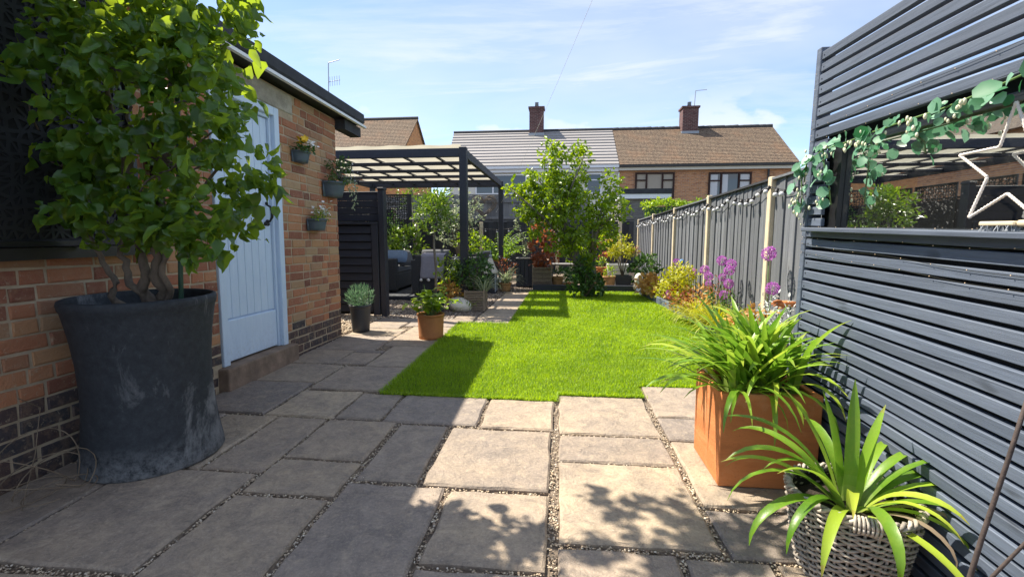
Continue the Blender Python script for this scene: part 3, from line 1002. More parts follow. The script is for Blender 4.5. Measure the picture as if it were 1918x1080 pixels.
# laser-cut screen panels ---------------------------------------------------
def lattice(w, h, cell, thick=0.006, hole=0.60, seedv=1, border=0.03):
    """sheet in local XZ (x 0..w, z 0..h) with irregular holes"""
    r = random.Random(seedv)
    nx, nz = max(2, round((w - 2 * border) / cell)), max(2, round((h - 2 * border) / cell))
    gx = lambda i: border + (w - 2 * border) * i / nx
    gz = lambda j: border + (h - 2 * border) * j / nz
    P = {}
    for i in range(nx + 1):
        for j in range(nz + 1):
            e = (i in (0, nx)) or (j in (0, nz))
            s = 0 if e else 0.33
            P[i, j] = (gx(i) + r.uniform(-s, s) * cell, gz(j) + r.uniform(-s, s) * cell)
    mb = MB()

    def poly(pts):
        cx = sum(p[0] for p in pts) / len(pts); cz = sum(p[1] for p in pts) / len(pts)
        k = hole * r.uniform(.8, 1.15)
        inn = [(cx + (x - cx) * k, cz + (z - cz) * k) for x, z in pts]
        n = len(pts)
        v = [(x, 0, z) for x, z in pts] + [(x, 0, z) for x, z in inn] + [(x, thick, z) for x, z in inn] + [(x, thick, z) for x, z in pts]
        f = []
        for a in range(n):
            b = (a + 1) % n
            f += [(a, b, n + b, n + a), (n + a, n + b, 2 * n + b, 2 * n + a), (2 * n + a, 2 * n + b, 3 * n + b, 3 * n + a)]
        mb.add(v, f)

    for i in range(nx):
        for j in range(nz):
            q = [P[i, j], P[i + 1, j], P[i + 1, j + 1], P[i, j + 1]]
            m = r.random()
            if m < .36: poly([q[0], q[1], q[2]]); poly([q[0], q[2], q[3]])
            elif m < .72: poly([q[0], q[1], q[3]]); poly([q[1], q[2], q[3]])
            else: poly(q)
    return mb


def frame_rect(mb, w, h, b, y0, y1):
    mb.box(0, w, y0, y1, 0, b); mb.box(0, w, y0, y1, h - b, h)
    mb.box(0, b, y0, y1, b + .0005, h - b - .0005); mb.box(w - b, w, y0, y1, b + .0005, h - b - .0005)
    return mb


pan = thing('screen_panel', 'black laser cut metal panel on garage wall behind the potted hazel', 'panel', (GX + .022, 1.42, 1.06), rotz=math.radians(90))
lattice(1.02, 1.33, .048, .004, .58, 4, .03).build('fretwork', MT['panel'], pan)
bevel(frame_rect(MB(), 1.02, 1.33, .03, -0.022, 0.0).build('frame', MT['iron'], pan), .003)
MB().box(0.0, 1.02, .006, .016, 0, 1.33).build('backing', MT['black_board'], pan)
MB().box(-0.1, 1.10, -0.06, .016, -0.055, -0.002).build('sill', MT['iron'], pan)
lamp = thing('wall_lamp', 'black square wall lamp on garage bricks among hazel leaves', 'lamp', (GX + .012, 2.56, 1.55))
bevel(MB().box(0.02, 0.10, -.04, .04, -.11, .11).build('housing', MT['iron'], lamp), .004)
MB().box(0, 0.021, -.028, .028, -.05, .05).build('bracket', MT['iron'], lamp)

# ================================================================== FENCES
FX = 2.12


def fence_top(y): return 1.665 - 0.0225 * (y - 4.5)


POSTS_Y = [3.02, 5.00, 6.98, 8.96, 10.94, 12.92]
fen = thing('garden_fence', 'grey painted closeboard fence with pale posts along the flower border', 'fence', (FX, 8, 0))
pshape = {}
for k in range(len(POSTS_Y) - 1):
    ya, yb = POSTS_Y[k] + .043, POSTS_Y[k + 1] - .043
    n = 16
    w = (yb - ya) / n
    for i in range(n):
        y0, y1 = ya + i * w, ya + (i + 1) * w
        r = random.Random(k * 50 + i)
        mb = MB()
        xa = FX + r.uniform(0, .006) + (0.008 if i % 2 else 0)
        zt = .0
        mb.add([(xa, y0, .08), (xa + .009, y1 + .012, .08), (xa + .018, y1 + .012, .08), (xa + .018, y0, .08),
                (xa, y0, fence_top(y0)), (xa + .009, y1 + .012, fence_top(y1)), (xa + .018, y1 + .012, fence_top(y1)), (xa + .018, y0, fence_top(y0))],
               [(3, 2, 1, 0), (4, 5, 6, 7), (0, 1, 5, 4), (1, 2, 6, 5), (2, 3, 7, 6), (3, 0, 4, 7)])
        mb.build('fence_board', MT['fence'], fen, world=True)
    mb = MB()
    mb.bar((FX + .004, ya, fence_top(ya) + .012), (FX + .004, yb, fence_top(yb) + .012), .05, .022)
    mb.build('capping_rail', MT['fence_rear'] if k % 2 else MT['fence'], fen, world=True)
    MB().box(FX - .02, FX + .035, ya, yb, -.03, .078).build('gravel_board', MT['fence'], fen, world=True)
for k, y in enumerate(POSTS_Y):
    zt = fence_top(y) + (.055 if k % 2 == 0 else .035)
    mb = MB().box(FX - .024, FX + .032, y - .040, y + .040, -.05, zt)
    bevel(mb.build('post', MT['post'], fen, world=True), .006)


def board_fence(name, label, x0, x1, y, zt, bw, mat, posts=(), z0=0.0, rail_z=(), post_mat='post', zpost=0.1, cap=True, cat='fence'):
    f = thing(name, label, cat, ((x0 + x1) / 2, y, 0))
    n = int((x1 - x0) / bw)
    variants = []
    for q in range(5):
        r = random.Random(q * 7 + n)
        dz = r.uniform(-.012, .012)
        variants.append(MB().box(-bw / 2 - .006, bw / 2 + .004, -.009 - r.uniform(0, .012), .009, z0, zt + dz).mesh('fence_board', mat))
    for i in range(n):
        link_mesh('fence_board', variants[(i * 3 + i // 5) % 5], f, (x0 + bw * (i + .5) - f.location.x, (.014 if i % 2 else 0), 0), (0, 0, random.uniform(-.03, .03)))
    for z in rail_z:
        MB().box(x0, x1, y - .055, y - .024, z - .035, z + .035).build('rail', mat, f, world=True)
    if cap:
        MB().box(x0, x1, y - .035, y + .035, zt + .016, zt + .045).build('capping_rail', mat, f, world=True)
    for x in posts:
        bevel(MB().box(x - .05, x + .05, y - .075, y + .06, z0, zt + zpost).build('post', MT[post_mat], f, world=True), .006)
    return f


board_fence('rear_fence', 'black stained board fence across the end of the garden behind the tree', -4.6, 2.04, 13.2, 1.47, .13, MT['fence_rear'],
            posts=[at(902, 420, 13.2).x, at(1044, 480, 13.2).x, at(780, 430, 13.2).x, at(1160, 460, 13.2).x], zpost=-.02)
board_fence('neighbour_fence', 'weathered grey board fence standing behind the black rear fence', -5.6, 0.9, 14.6, 2.30, .115, MT['fence_old'],
            rail_z=(2.12, 1.62), z0=0.2, post_mat='fence_old', posts=[-3.4, -1.2])
sf = board_fence('side_fence', 'dark boundary fence on the left side behind the pergola', 0, 8.2, 0, 1.75, .15, MT['fence_rear'], posts=[0.1, 2.1, 4.1, 6.1, 8.1])
sf.location = (-4.75, 9.1, 0)
sf.rotation_euler = (0, 0, math.radians(90))
# ================================================================== HOUSES
def M_house_brick(name, a, b, mort, scale=1.0):
    t = NT(name)
    br = t.n.new('ShaderNodeTexBrick')
    mp = t.n.new('ShaderNodeMapping')
    mp.inputs['Rotation'].default_value = (math.radians(90), 0, 0)
    t.l.new(t.pos, mp.inputs[0])
    t.l.new(mp.outputs[0], br.inputs['Vector'])
    br.inputs['Color1'].default_value = (*a, 1); br.inputs['Color2'].default_value = (*b, 1); br.inputs['Mortar'].default_value = (*mort, 1)
    br.inputs['Scale'].default_value = 1.0
    br.inputs['Brick Width'].default_value = .225; br.inputs['Row Height'].default_value = .075; br.inputs['Mortar Size'].default_value = .009
    br.inputs['Bias'].default_value = -0.1
    n = t.noise(2.6, 6, .8, sc=(1, 1, 3.0))
    n5 = t.noise(5.5, 3, .8, sc=(1, 1, 3.0))
    c = t.mix(t.rng01(n5, .40, .62, 0, .75), br.outputs['Color'], sc3(b, 1.25))
    c = t.mix(t.rng01(n, .52, .66, 0, .7), c, sc3(a, .38))
    t.base(c).rough(.9)
    return t.m


MT['house_brick'] = M_house_brick('house_brick', (0.33, 0.13, 0.065), (0.52, 0.26, 0.12), (0.42, 0.35, 0.27))
MT['house_brick_orange'] = M_house_brick('orange_brick', (0.45, 0.18, 0.06), (0.55, 0.26, 0.09), (0.42, 0.30, 0.2))
MT['chimney_brick'] = M_house_brick('chimney_brick', (0.065, 0.028, 0.028), (0.11, 0.045, 0.042), (0.26, 0.22, 0.20))
MT['render'] = M_plain('cream_render', (0.74, 0.71, 0.62), .9, .06, 2, .1)
MT['grey_tile'] = M_plain('grey_tile', (0.27, 0.255, 0.25), .8, .14, 3, .2, 20, sc=(1, 4, 4), prand=.08)
t = NT('brown_tile')
n = t.noise(5.0, 6, .75, sc=(1, 1, 2)); n2 = t.noise(0.9, 4, .6); n3 = t.noise(16, 4, .8)
c = t.ramp(n3, [(.36, (.030, .020, .015)), (.48, (.13, .088, .060)), (.58, (.24, .175, .115)), (.75, (.36, .29, .20))])
c = t.mix(t.rng01(n2, .5, .72, 0, .5), c, (.26, .145, .08))
c = t.mix(t.rng01(n, .55, .75, 0, .55), c, (.30, .245, .15))
t.base(c).rough(.92)
wv = t.n.new('ShaderNodeTexWave'); wv.bands_direction = 'X'; wv.inputs['Scale'].default_value = 1.15
t.l.new(t.pos, wv.inputs['Vector'])
t.bump(t.math('ADD', t.math('MULTIPLY', wv.outputs['Fac'], .25), n3), 0.6, 0.06)
MT['brown_tile'] = t.m
MT['brown_frame'] = M_flat('brown_frame', (0.040, 0.018, 0.014), .85)
MT['white_pvc'] = M_flat('white_upvc', (0.80, 0.81, 0.83), .35)
t = NT('window_glass'); t.base((0.03, 0.04, 0.05)).rough(0.03); t.p.inputs['Specular IOR Level'].default_value = 1.0
MT['win_glass'] = t.m
MT['blind'] = M_flat('beige_blind', (0.40, 0.35, 0.28), .9)
MT['net'] = M_flat('white_curtain', (0.62, 0.62, 0.62), .9)
MT['grey_flash'] = M_flat('lead_flashing', (0.30, 0.33, 0.37), .5)
MT['black_gutter'] = M_flat('black_gutter', (0.02, 0.018, 0.016), .4)


def roof_slope(parent, x0, x1, xr0, xr1, ye, ze, yr, zr, n, mat, lip, name='tile_course'):
    """tile courses from eave (ye,ze) to ridge (yr,zr)"""
    for i in range(n):
        a, b = i / n, (i + 1) / n
        ya, yb = ye + (yr - ye) * a, ye + (yr - ye) * (b + .25 / n)
        za, zb = ze + (zr - ze) * a, ze + (zr - ze) * (b + .25 / n)
        xa0, xa1 = x0 + (xr0 - x0) * a, x1 + (xr1 - x1) * a
        xb0, xb1 = x0 + (xr0 - x0) * b, x1 + (xr1 - x1) * b
        MB().add([(xa0, ya, za + lip), (xa1, ya, za + lip), (xb1, yb, zb), (xb0, yb, zb), (xa0, ya, za - .03), (xa1, ya, za - .03), (xb1, yb, zb - .06), (xb0, yb, zb - .06)],
                 [(0, 1, 2, 3), (5, 4, 7, 6), (4, 5, 1, 0), (5, 6, 2, 1), (7, 4, 0, 3), (6, 7, 3, 2)]).build(name, mat, parent, world=True)


def window(parent, x0, x1, y, z0, z1, frame_mat, mull=(), trans=(), blind=None, fw=.07):
    w = MB()
    w.box(x0, x1, y - .05, y + .02, z0, z0 + fw); w.box(x0, x1, y - .05, y + .02, z1 - fw, z1)
    w.box(x0, x0 + fw, y - .05, y + .02, z0 + fw + .001, z1 - fw - .001); w.box(x1 - fw, x1, y - .05, y + .02, z0 + fw + .001, z1 - fw - .001)
    for m in mull: w.box(m - fw * .5, m + fw * .5, y - .048, y + .02, z0 + fw + .001, z1 - fw - .001)
    for (a, b, z) in trans: w.box(a, b, y - .046, y + .02, z - fw * .4, z + fw * .4)
    wo = w.build('window', frame_mat, parent, world=True)
    edges = [x0 + fw * .5] + list(mull) + [x1 - fw * .5]
    for a, b in zip(edges[:-1], edges[1:]):
        MB().box(a, b, y + .006, y + .014, z0 + fw * .5, z1 - fw * .5).build('pane', MT['win_glass'] if blind is None else blind, wo, world=True)
    return wo


def chimney(parent, x0, x1, y0, y1, z0, z1, pots=1, name='chimney'):
    c = MB().box(x0, x1, y0, y1, z0, z1).build(name, MT['chimney_brick'], parent, world=True)
    MB().box(x0 - .06, x1 + .06, y0 - .06, y1 + .06, z1 - .10, z1).build('coping', MT['chimney_brick'], c, world=True)
    MB().box(x0 - .05, x1 + .05, y0 - .05, y1 + .05, z0 + .02, z0 + .42).build('flashing', MT['grey_flash'], c, world=True)
    for k in range(pots):
        MB().lathe([(.0, 0), (.12, 0), (.10, .28), (.13, .30), (.0, .32)], 10, ((x0 + x1) / 2 + (k - (pots - 1) / 2) * .4, (y0 + y1) / 2, z1 + .001)).build('chimney_pot', MT['grey_flash'], c, True, world=True)
    return c


HY = 25.0
he, hr = 4.62, 7.15
# rendered house, left half of the pair
h1 = thing('rendered_house', 'cream rendered house with grey tiled roof behind the garden tree', 'house', (-1.5, HY + 3, 0))
MB().box(-5.9, 2.99, HY, HY + 7, -.05, he - .08).build('wall', MT['render'], h1, world=True)
rf = MB().add([(-5.98, HY - .25, he - .05), (2.99, HY - .25, he - .05), (2.99, HY + 3.5, hr - .1), (-5.98, HY + 3.5, hr - .1), (2.99, HY + 7.25, he - .05), (-5.98, HY + 7.25, he - .05)],
              [(0, 1, 2, 3), (3, 2, 4, 5), (1, 4, 2), (0, 3, 5)]).build('roof', MT['grey_tile'], h1, world=True)
roof_slope(rf, -6.02, 2.985, -6.42, 2.985, HY - .30, he, HY + 3.5, hr, 12, MT['grey_tile'], .075)
MB().tube([(-6.42, HY + 3.5, hr + .02), (2.98, HY + 3.5, hr + .02)], .11, 8).build('ridge_tiles', MT['felt'], rf, world=True)
MB().box(-5.95, 2.985, HY - .36, HY - .22, he - .13, he - .01).build('gutter', MT['white_pvc'], h1, world=True)
MB().box(-5.95, 2.985, HY - .21, HY - .02, he - .30, he - .14).build('fascia', MT['white_pvc'], h1, world=True)
cp = at(992, 205, 28.2); cq = at(1018, 258, 28.2)
chimney(h1, cp.x, cq.x, 28.0, 28.7, 6.55, cp.z + .1, 1)
window(h1, -4.5, -1.75, HY - .03, 3.2, 4.25, MT['white_pvc'], mull=(-3.55,), trans=((-4.5, -3.55, 3.95),))
window(h1, 1.35, 2.15, HY - .03, 3.2, 4.25, MT['white_pvc'], trans=((1.35, 2.15, 3.9),))
window(h1, -5.4, -3.0, HY - .03, 1.0, 2.55, MT['white_pvc'], mull=(-4.6, -3.8))
window(h1, -2.4, -0.2, HY - .03, 1.0, 2.55, MT['white_pvc'], mull=(-1.3,))

h2 = thing('brick_house', 'red brick house with brown tiled roof and dark framed windows on the right', 'house', (7.4, HY + 3, 0))
MB().box(2.995, 11.55, HY, HY + 7, -.05, he - .08).build('wall', MT['house_brick'], h2, world=True)
rf = MB().add([(2.995, HY - .25, he - .05), (11.65, HY - .25, he - .05), (11.75, HY + 3.5, hr - .1), (2.995, HY + 3.5, hr - .1), (11.65, HY + 7.25, he - .05), (2.995, HY + 7.25, he - .05)],
              [(0, 1, 2, 3), (3, 2, 4, 5), (1, 4, 2), (0, 3, 5)]).build('roof', MT['brown_tile'], h2, world=True)
roof_slope(rf, 2.995, 11.72, 2.995, 11.9, HY - .30, he, HY + 3.5, hr, 26, MT['brown_tile'], .03)
mb = MB()
for k in range(24):
    x = 2.99 + (11.9 - 2.99) * k / 24
    mb.tube([(x, HY + 3.5, hr + .0 + random.uniform(0, .02)), (x + .365, HY + 3.5, hr + .02 + random.uniform(0, .02))], .11, 7)
mb.build('ridge_tiles', MT['felt'], rf, world=True)
MB().box(3.0, 11.7, HY - .40, HY - .26, he - .12, he - .02).build('gutter', MT['black_gutter'], h2, world=True)
MB().box(3.0, 11.7, HY - .25, HY - .02, he - .27, he - .13).build('fascia', MT['render'], h2, world=True)
MB().tube([(10.35, HY - .12, he - .3), (10.35, HY - .12, .2)], .05, 8).build('downpipe', MT['black_gutter'], h2, world=True)
MB().tube([(3.0, HY - .08, he - .35), (3.0, HY - .08, .2)], .045, 8).build('waste_pipe', MT['white_pvc'], h2, world=True)
cp = at(1277, 205, 28.2); cq = at(1304, 256, 28.2)
chimney(h2, cp.x, cq.x, 27.9, 28.7, 6.45, cp.z + .1, 1)
window(h2, 3.85, 5.82, HY - .03, 2.95, 4.25, MT['brown_frame'], mull=(4.42, 5.22), trans=((3.85, 4.42, 3.86), (5.22, 5.82, 3.86)), blind=MT['blind'], fw=.085)
w = window(h2, 7.50, 9.58, HY - .03, 2.95, 4.22, MT['brown_frame'], mull=(8.12, 8.98), trans=((7.5, 8.12, 3.80), (8.98, 9.58, 3.80)), fw=.085)
for (a, b) in ((7.58, 7.95), (8.18, 8.45), (9.05, 9.5)):
    MB().box(a, b, HY - .020, HY - .026, 3.05, 4.1).build('curtain', MT['net'], w, world=True)
window(h2, 4.0, 6.2, HY - .03, .9, 2.2, MT['brown_frame'], mull=(5.1,), fw=.085)

# flat-roofed block outhouse between the houses and the fence
p0, p1 = at(1160, 370, 18), at(1257, 370, 18)
q = thing('block_outhouse', 'grey block outhouse with flat white edged roof below the brick house', 'outhouse', ((p0.x + p1.x) / 2, 18, 0))
MT['block'] = M_house_brick('concrete_block', (0.17, 0.155, 0.14), (0.21, 0.195, 0.18), (0.26, 0.25, 0.23))
bn = [n for n in MT['block'].node_tree.nodes if n.bl_idname == 'ShaderNodeTexBrick'][0]
bn.inputs['Brick Width'].default_value = .45; bn.inputs['Row Height'].default_value = .225; bn.inputs['Mortar Size'].default_value = .008
MB().box(p0.x + .1, p0.x + 1.05, 18.2, 21.5, -.05, p0.z - .05).build('wall', MT['block'], q, world=True)
MB().box(p0.x, p1.x, 18.0, 21.6, p0.z - .04, p0.z + .13).build('fascia', MT['white_pvc'], q, world=True)
MB().box(p0.x - .03, p1.x + .03, 17.97, 21.63, p0.z + .131, p0.z + .32).build('roof', MT['felt'], q, world=True)
MB().box(p1.x - .12, p1.x - .02, 18.05, 18.15, -.05, p0.z - .05).build('post', MT['fence_rear'], q, world=True)

# house on the left beyond the garage
e0, e1 = at(640, 228, 34), at(783, 222, 34)
h3 = thing('gable_house', 'brown tiled house with orange brick gable beyond the garage roof', 'house', (-16, 34, 0))
gxr = e1.x
ze3 = at(745, 296, 30).z
MB().box(-26, gxr - .15, 30.2, 37.8, -.05, ze3).build('wall', MT['house_brick_orange'], h3, world=True)
MT['gable_brick'] = M_house_brick('gable_brick', (0.45, 0.18, 0.06), (0.55, 0.26, 0.09), (0.42, 0.30, 0.2))
MB().add([(gxr - .15, 30.2, ze3 + .001), (gxr - .15, 37.8, ze3 + .001), (gxr - .15, 34, e1.z - .2), (gxr - .45, 30.2, ze3 + .001), (gxr - .45, 37.8, ze3 + .001), (gxr - .45, 34, e1.z - .2)],
         [(0, 1, 2), (3, 5, 4), (0, 2, 5, 3), (1, 4, 5, 2)]).build('gable', MT['gable_brick'], h3, world=True)
rf = MB().add([(-26, 29.9, ze3 - .05), (gxr, 29.9, ze3 - .05), (gxr, 34, e1.z - .08), (-26, 34, e0.z - .08), (gxr, 38.1, ze3 - .05), (-26, 38.1, ze3 - .05)],
              [(0, 1, 2, 3), (3, 2, 4, 5)]).build('roof', MT['brown_tile'], h3, world=True)
roof_slope(rf, -26, gxr + .02, -26, gxr + .02, 29.8, ze3 + .02, 34, e1.z, 26, MT['brown_tile'], .03)
MB().tube([(-26, 34, e1.z), (gxr, 34, e1.z + .02)], .12, 7).build('ridge_tiles', MT['felt'], rf, world=True)
c0, c1 = at(617, 196, 36), at(645, 230, 36)
ch = thing('chimney_stack', 'small brick chimney with one clay pot peeping over the garage roof', 'chimney', ((c0.x + c1.x) / 2, 36.5, 0))
MB().box(c0.x, c1.x, 36, 37, c1.z - 3, c0.z).build('stack', MT['chimney_brick'], ch, world=True)
MB().box(c0.x - .08, c1.x + .08, 35.92, 37.08, c0.z - .2, c0.z + .002).build('coping', MT['chimney_brick'], ch, world=True)
MB().lathe([(.0, 0), (.17, 0), (.13, .35), (.19, .42), (.0, .43)], 10, ((c0.x + c1.x) / 2, 36.4, c0.z + .003)).build('chimney_pot', MT['terracotta'], ch, True, world=True)
# aerials
a0, a1 = at(615, 190, 36), at(615, 118, 36)
ae = thing('tv_aerial', 'tall thin television aerial beside the small chimney on the left', 'aerial', (a0.x, 36, a0.z))
MB().tube([a0 - Vector((0, 0, 1)), a1], .035, 6).build('mast', MT['grey_flash'], ae, world=True)
b1 = at(636, 112, 36)
MB().tube([a1, b1], .03, 6).build('top_boom', MT['grey_flash'], ae, world=True)
mb = MB(); mb.tube([at(614, 154, 36), at(637, 150, 36)], .022, 5)
for k in range(5):
    p = at(618 + k * 4.4, 153 - k * .6, 36)
    mb.tube([p - Vector((0, 0, .35)), p + Vector((0, 0, .35))], .016, 5)
mb.build('dipole_array', MT['grey_flash'], ae, world=True)
a0, a1 = at(1300, 205, 28.3), at(1303, 170, 28.3)
ae = thing('tv_aerial', 'short television aerial on the right hand chimney', 'aerial', a0)
MB().tube([a0, a1], .022, 6).build('mast', MT['grey_flash'], ae, world=True)
MB().tube([a1, at(1324, 168, 28.3)], .016, 6).build('top_boom', MT['grey_flash'], ae, world=True)
# telephone wire
a0, a1 = at(929, 398, 12.9), at(1043, 128, 5.0)
d = (a1 - a0)
pts = [a0 + d * (k / 12 * 1.5) - Vector((0, 0, .18 * math.sin(math.pi * min(1, k / 12)))) for k in range(13)]
tag(MB().tube(pts, .0017, 5).build('overhead_wire', MT['white']), 'thin pale overhead wire rising across the sky from the rear fence', 'wire')

# ================================================================== PERGOLA
PZ = 2.36
PX1, PX0, PY0, PY1 = -1.41, -4.60, 6.85, 11.25
per = thing('pergola', 'dark stained timber pergola with cream sail roof over the seating area', 'pergola', ((PX0 + PX1) / 2, (PY0 + PY1) / 2, 0))
for x in (PX0, PX1):
    for y in (PY0, PY1):
        bevel(MB().box(x - .055, x + .055, y - .055, y + .055, -.04, PZ + .012).build('post', MT['frame_dark_z'], per, world=True), .005)
bevel(MB().box(PX0 + .056, PX1 - .056, PY0 - .03, PY0 + .03, PZ - .125, PZ).build('front_beam', MT['frame_dark'], per, world=True), .004)
bevel(MB().box(PX0 + .056, PX1 - .056, PY1 - .03, PY1 + .03, PZ - .125, PZ).build('rear_beam', MT['frame_dark'], per, world=True), .004)
for x in (PX0, PX1):
    bevel(MB().box(x - .03, x + .03, PY0 + .056, PY1 - .056, PZ - .125, PZ).build('side_beam', MT['frame_dark_y'], per, world=True), .004)
nr = 4
for k in range(1, nr + 1):
    y = PY0 + (PY1 - PY0) * k / (nr + 1)
    bevel(MB().box(PX0 + .031, PX1 - .031, y - .022, y + .022, PZ - .110, PZ - .052).build('rafter', MT['frame_dark'], per, world=True), .004)
for k in range(1, 6):
    x = PX0 + (PX1 - PX0) * k / 6
    bevel(MB().box(x - .018, x + .018, PY0 + .031, PY1 - .031, PZ - .050, PZ - .020).build('purlin', MT['frame_dark_y'], per, world=True), .003)
for k in range(5):   # one cream sail per bay
    ya = PY0 + (PY1 - PY0) * k / 5 + .02
    yb = PY0 + (PY1 - PY0) * (k + .70) / 5
    nx, ny = 48, 6
    V, Fq = [], []
    for i in range(nx + 1):
        for j in range(ny + 1):
            u, v = i / nx, j / ny
            x = PX0 + .05 + (PX1 - PX0 - .10) * u
            sag = -.055 * math.sin(math.pi * v) - .03 * abs(math.sin(math.pi * u * 6)) * math.sin(math.pi * v)
            V.append((x, ya + (yb - ya) * v, PZ + .055 + sag + .006 * math.sin(u * 40 + k)))
    for i in range(nx):
        for j in range(ny):
            a = i * (ny + 1) + j
            Fq.append((a, a + ny + 1, a + ny + 2, a + 1))
    MB().add(V, Fq).build('sail', MT['sail'], per, True, world=True)
# corner brackets
mb = MB()
mb.box(PX1 - .05, PX1 + .052, PY1 - .2, PY1 - .06, PZ - .16, PZ - .13)
mb.build('bracket', MT['frame_dark'], per, world=True)

# laser-cut privacy panels hung along the pergola's left side and rear left corner
for k in range(4):
    y0 = PY0 + .06 + k * 1.08
    pn = thing('screen_panel', ['first', 'second', 'third', 'fourth'][k] + ' black fretwork panel from the front along the left of the pergola', 'panel', (PX0 + .06, y0, .95), rotz=math.radians(90), group='fretwork panels along the pergola')
    lattice(1.0, 1.08, .058, .006, .66, 20 + k, .03).build('fretwork', MT['panel'], pn)
    frame_rect(MB(), 1.0, 1.08, .035, -.02, -.001).build('frame', MT['iron'], pn)
pn = thing('screen_panel', 'black fretwork panel hung at the rear left corner of the pergola', 'panel', (at(690, 400, PY1).x, PY1 - .08, .93))
pw = at(770, 400, PY1).x - at(690, 400, PY1).x
lattice(pw, 1.15, .058, .006, .66, 31, .03).build('fretwork', MT['panel'], pn)
frame_rect(MB(), pw, 1.15, .04, -.02, -.001).build('frame', MT['iron'], pn)
MB().box(pw - .05, pw + .05, -.06, .0, -.95, 1.15).build('post', MT['frame_dark_z'], pn)

# slatted store beside the garage corner
LY = 6.12
st = thing('slatted_screen', 'dark navy boarded and louvred screen standing between garage and pergola', 'screen', (-2.66, LY, 0))
x0, x1 = -3.0, -2.36
mb = MB().box(x1 - .045, x1 + .030, LY - .075, LY + .04, -.04, 1.70)
bevel(mb.build('post', MT['frame_dark_z'], st, world=True), .004)
bevel(MB().box(x1 - .05, x1 + .037, LY - .082, LY + .047, 1.701, 1.73).build('post_cap', MT['frame_dark'], st, world=True), .004)
bevel(MB().box(x0 - .62, x1 - .046, LY + .0, LY + .04, 1.655, 1.685).build('top_rail', MT['frame_dark'], st, world=True), .003)
for k in range(4):
    z = 1.29 + k * .0915
    bevel(MB().box(x0 - .6, x1 - .048, LY + .004, LY + .026, z + .003, z + .0885).build('board', MT['frame_dark'], st, world=True), .004)
bevel(MB().box(x0 - .6, x1 - .06, LY - .09, LY - .01, 1.245, 1.275).build('ledge', MT['frame_dark'], st, world=True), .004)
bevel(MB().box(x1 - .150, x1 - .060, LY - .085, LY - .03, .02, 1.244).build('stile', MT['frame_dark_z'], st, world=True), .004)
for k in range(11):
    z = .06 + k * .1065
    bevel(MB().obox((x0 - .17, LY - .055, z + .05), (1.30, .018, .098), (math.radians(-14), 0, 0)).build('louvre', MT['frame_dark'], st, world=True), .003)
MB().box(x0 - .6, x1 - .06, LY - .005, LY + .003, .02, 1.28).build('backing', MT['black_board'], st, world=True)

# ================================================================== SLATTED SCREEN WITH MIRROR (right)
SX = 1.165
scr = thing('slatted_screen', 'tall grey blue slatted timber screen with mirror opening on the right', 'screen', (SX, 2.40, 0))
scr.rotation_euler = (0.025, 0, 0)
YN = -2.0      # near end, local y
PITCHS = .0492
sl = MB().box(0, .027, YN, -.026, -.0178, .0178).mesh('slat', MT['slat'])
scw = MB().lathe([(.0001, -.0008), (.0035, -.0008), (.0035, .0002), (.0001, .0002)], 7).mesh('screw', MT['iron'])
sl2 = MB().box(0, .018, -.135, -.026, -.0178, .0178).mesh('slat', MT['slat'])
ZO0, ZO1 = 1.148, 1.536      # mirror opening
k = 0
z = .045
while z < 1.945:
    inopen = ZO0 - .004 < z < ZO1 - .01
    o = link_mesh('slat', sl2 if inopen else sl, scr, (random.uniform(-.002, .002), 0, z + random.uniform(-.0018, .0018)), (random.uniform(-.0018, .0018), random.uniform(-.02, .02), 0))
    bevel(o, .0022)
    for dy_ in (-.045,):
        if dy_ < -.9 and inopen: continue
        link_mesh('screw', scw, o, (-.0004, dy_ + random.uniform(-.004, .004), random.uniform(-.006, .006)), (0, math.pi / 2, 0))
    z += PITCHS
    k += 1
bevel(MB().box(-.004, .060, -.025, .012, -.03, 1.955).build('end_post', MT['slat'], scr), .003)
MB().box(.0285, .055, YN, -.0255, -.03, .02).build('base_rail', MT['black_board'], scr)
for y in (-1.02,):
    MB().box(.0285, .08, y - .03, y + .03, ZO1 + .03, 1.94).build('batten', MT['frame_dark_z'], scr)
MB().box(.0295, .040, YN, -.026, .021, ZO0 - .02).build('backing', MT['black_board'], scr)
MB().box(.060, .075, YN, -.026, ZO0 - .10, ZO1 + .04).build('mirror_backing', MT['black_board'], scr)
mb = MB()
mb.box(.0285, .0585, -.20, -.136, ZO0 - .016, ZO1 - .02); mb.box(.0285, .0585, YN, -.201, ZO1 - .045, ZO1 - .02)
mb.build('mirror_frame', MT['iron'], scr)
bevel(MB().box(-.045, .0175, YN, -.06, ZO0 - .014, ZO0 + .004).build('sill', MT['slat'], scr), .003)
t = NT('mirror_glass')
n1 = t.noise(60, 4, .8); n2 = t.noise(4, 4, .7)
t.base((.70, .73, .74)).rough(0.015)
t.p.inputs['Metallic'].default_value = 1.0
df = t.n.new('ShaderNodeBsdfDiffuse'); df.inputs[0].default_value = (.45, .45, .43, 1)
mx = t.n.new('ShaderNodeMixShader')
t.l.new(t.math('ADD', t.math('MULTIPLY', t.rng01(n1, .60, .72, 0, .30), t.rng01(n2, .40, .65, 0, 1)), .015), mx.inputs[0])
t.l.new(t.p.outputs[0], mx.inputs[1]); t.l.new(df.outputs[0], mx.inputs[2]); t.l.new(mx.outputs[0], t.out.inputs[0])
MT['mirror'] = t.m
mir = thing('mirror', 'long dusty outdoor mirror set into the slatted screen', 'mirror', (SX, 2.40, 0))
mir.rotation_euler = (0.025, 0, 0)
MB().box(.050, .0585, YN, -.202, ZO0 - .014, ZO1 - .046).build('mirror_glass', MT['mirror'], mir)
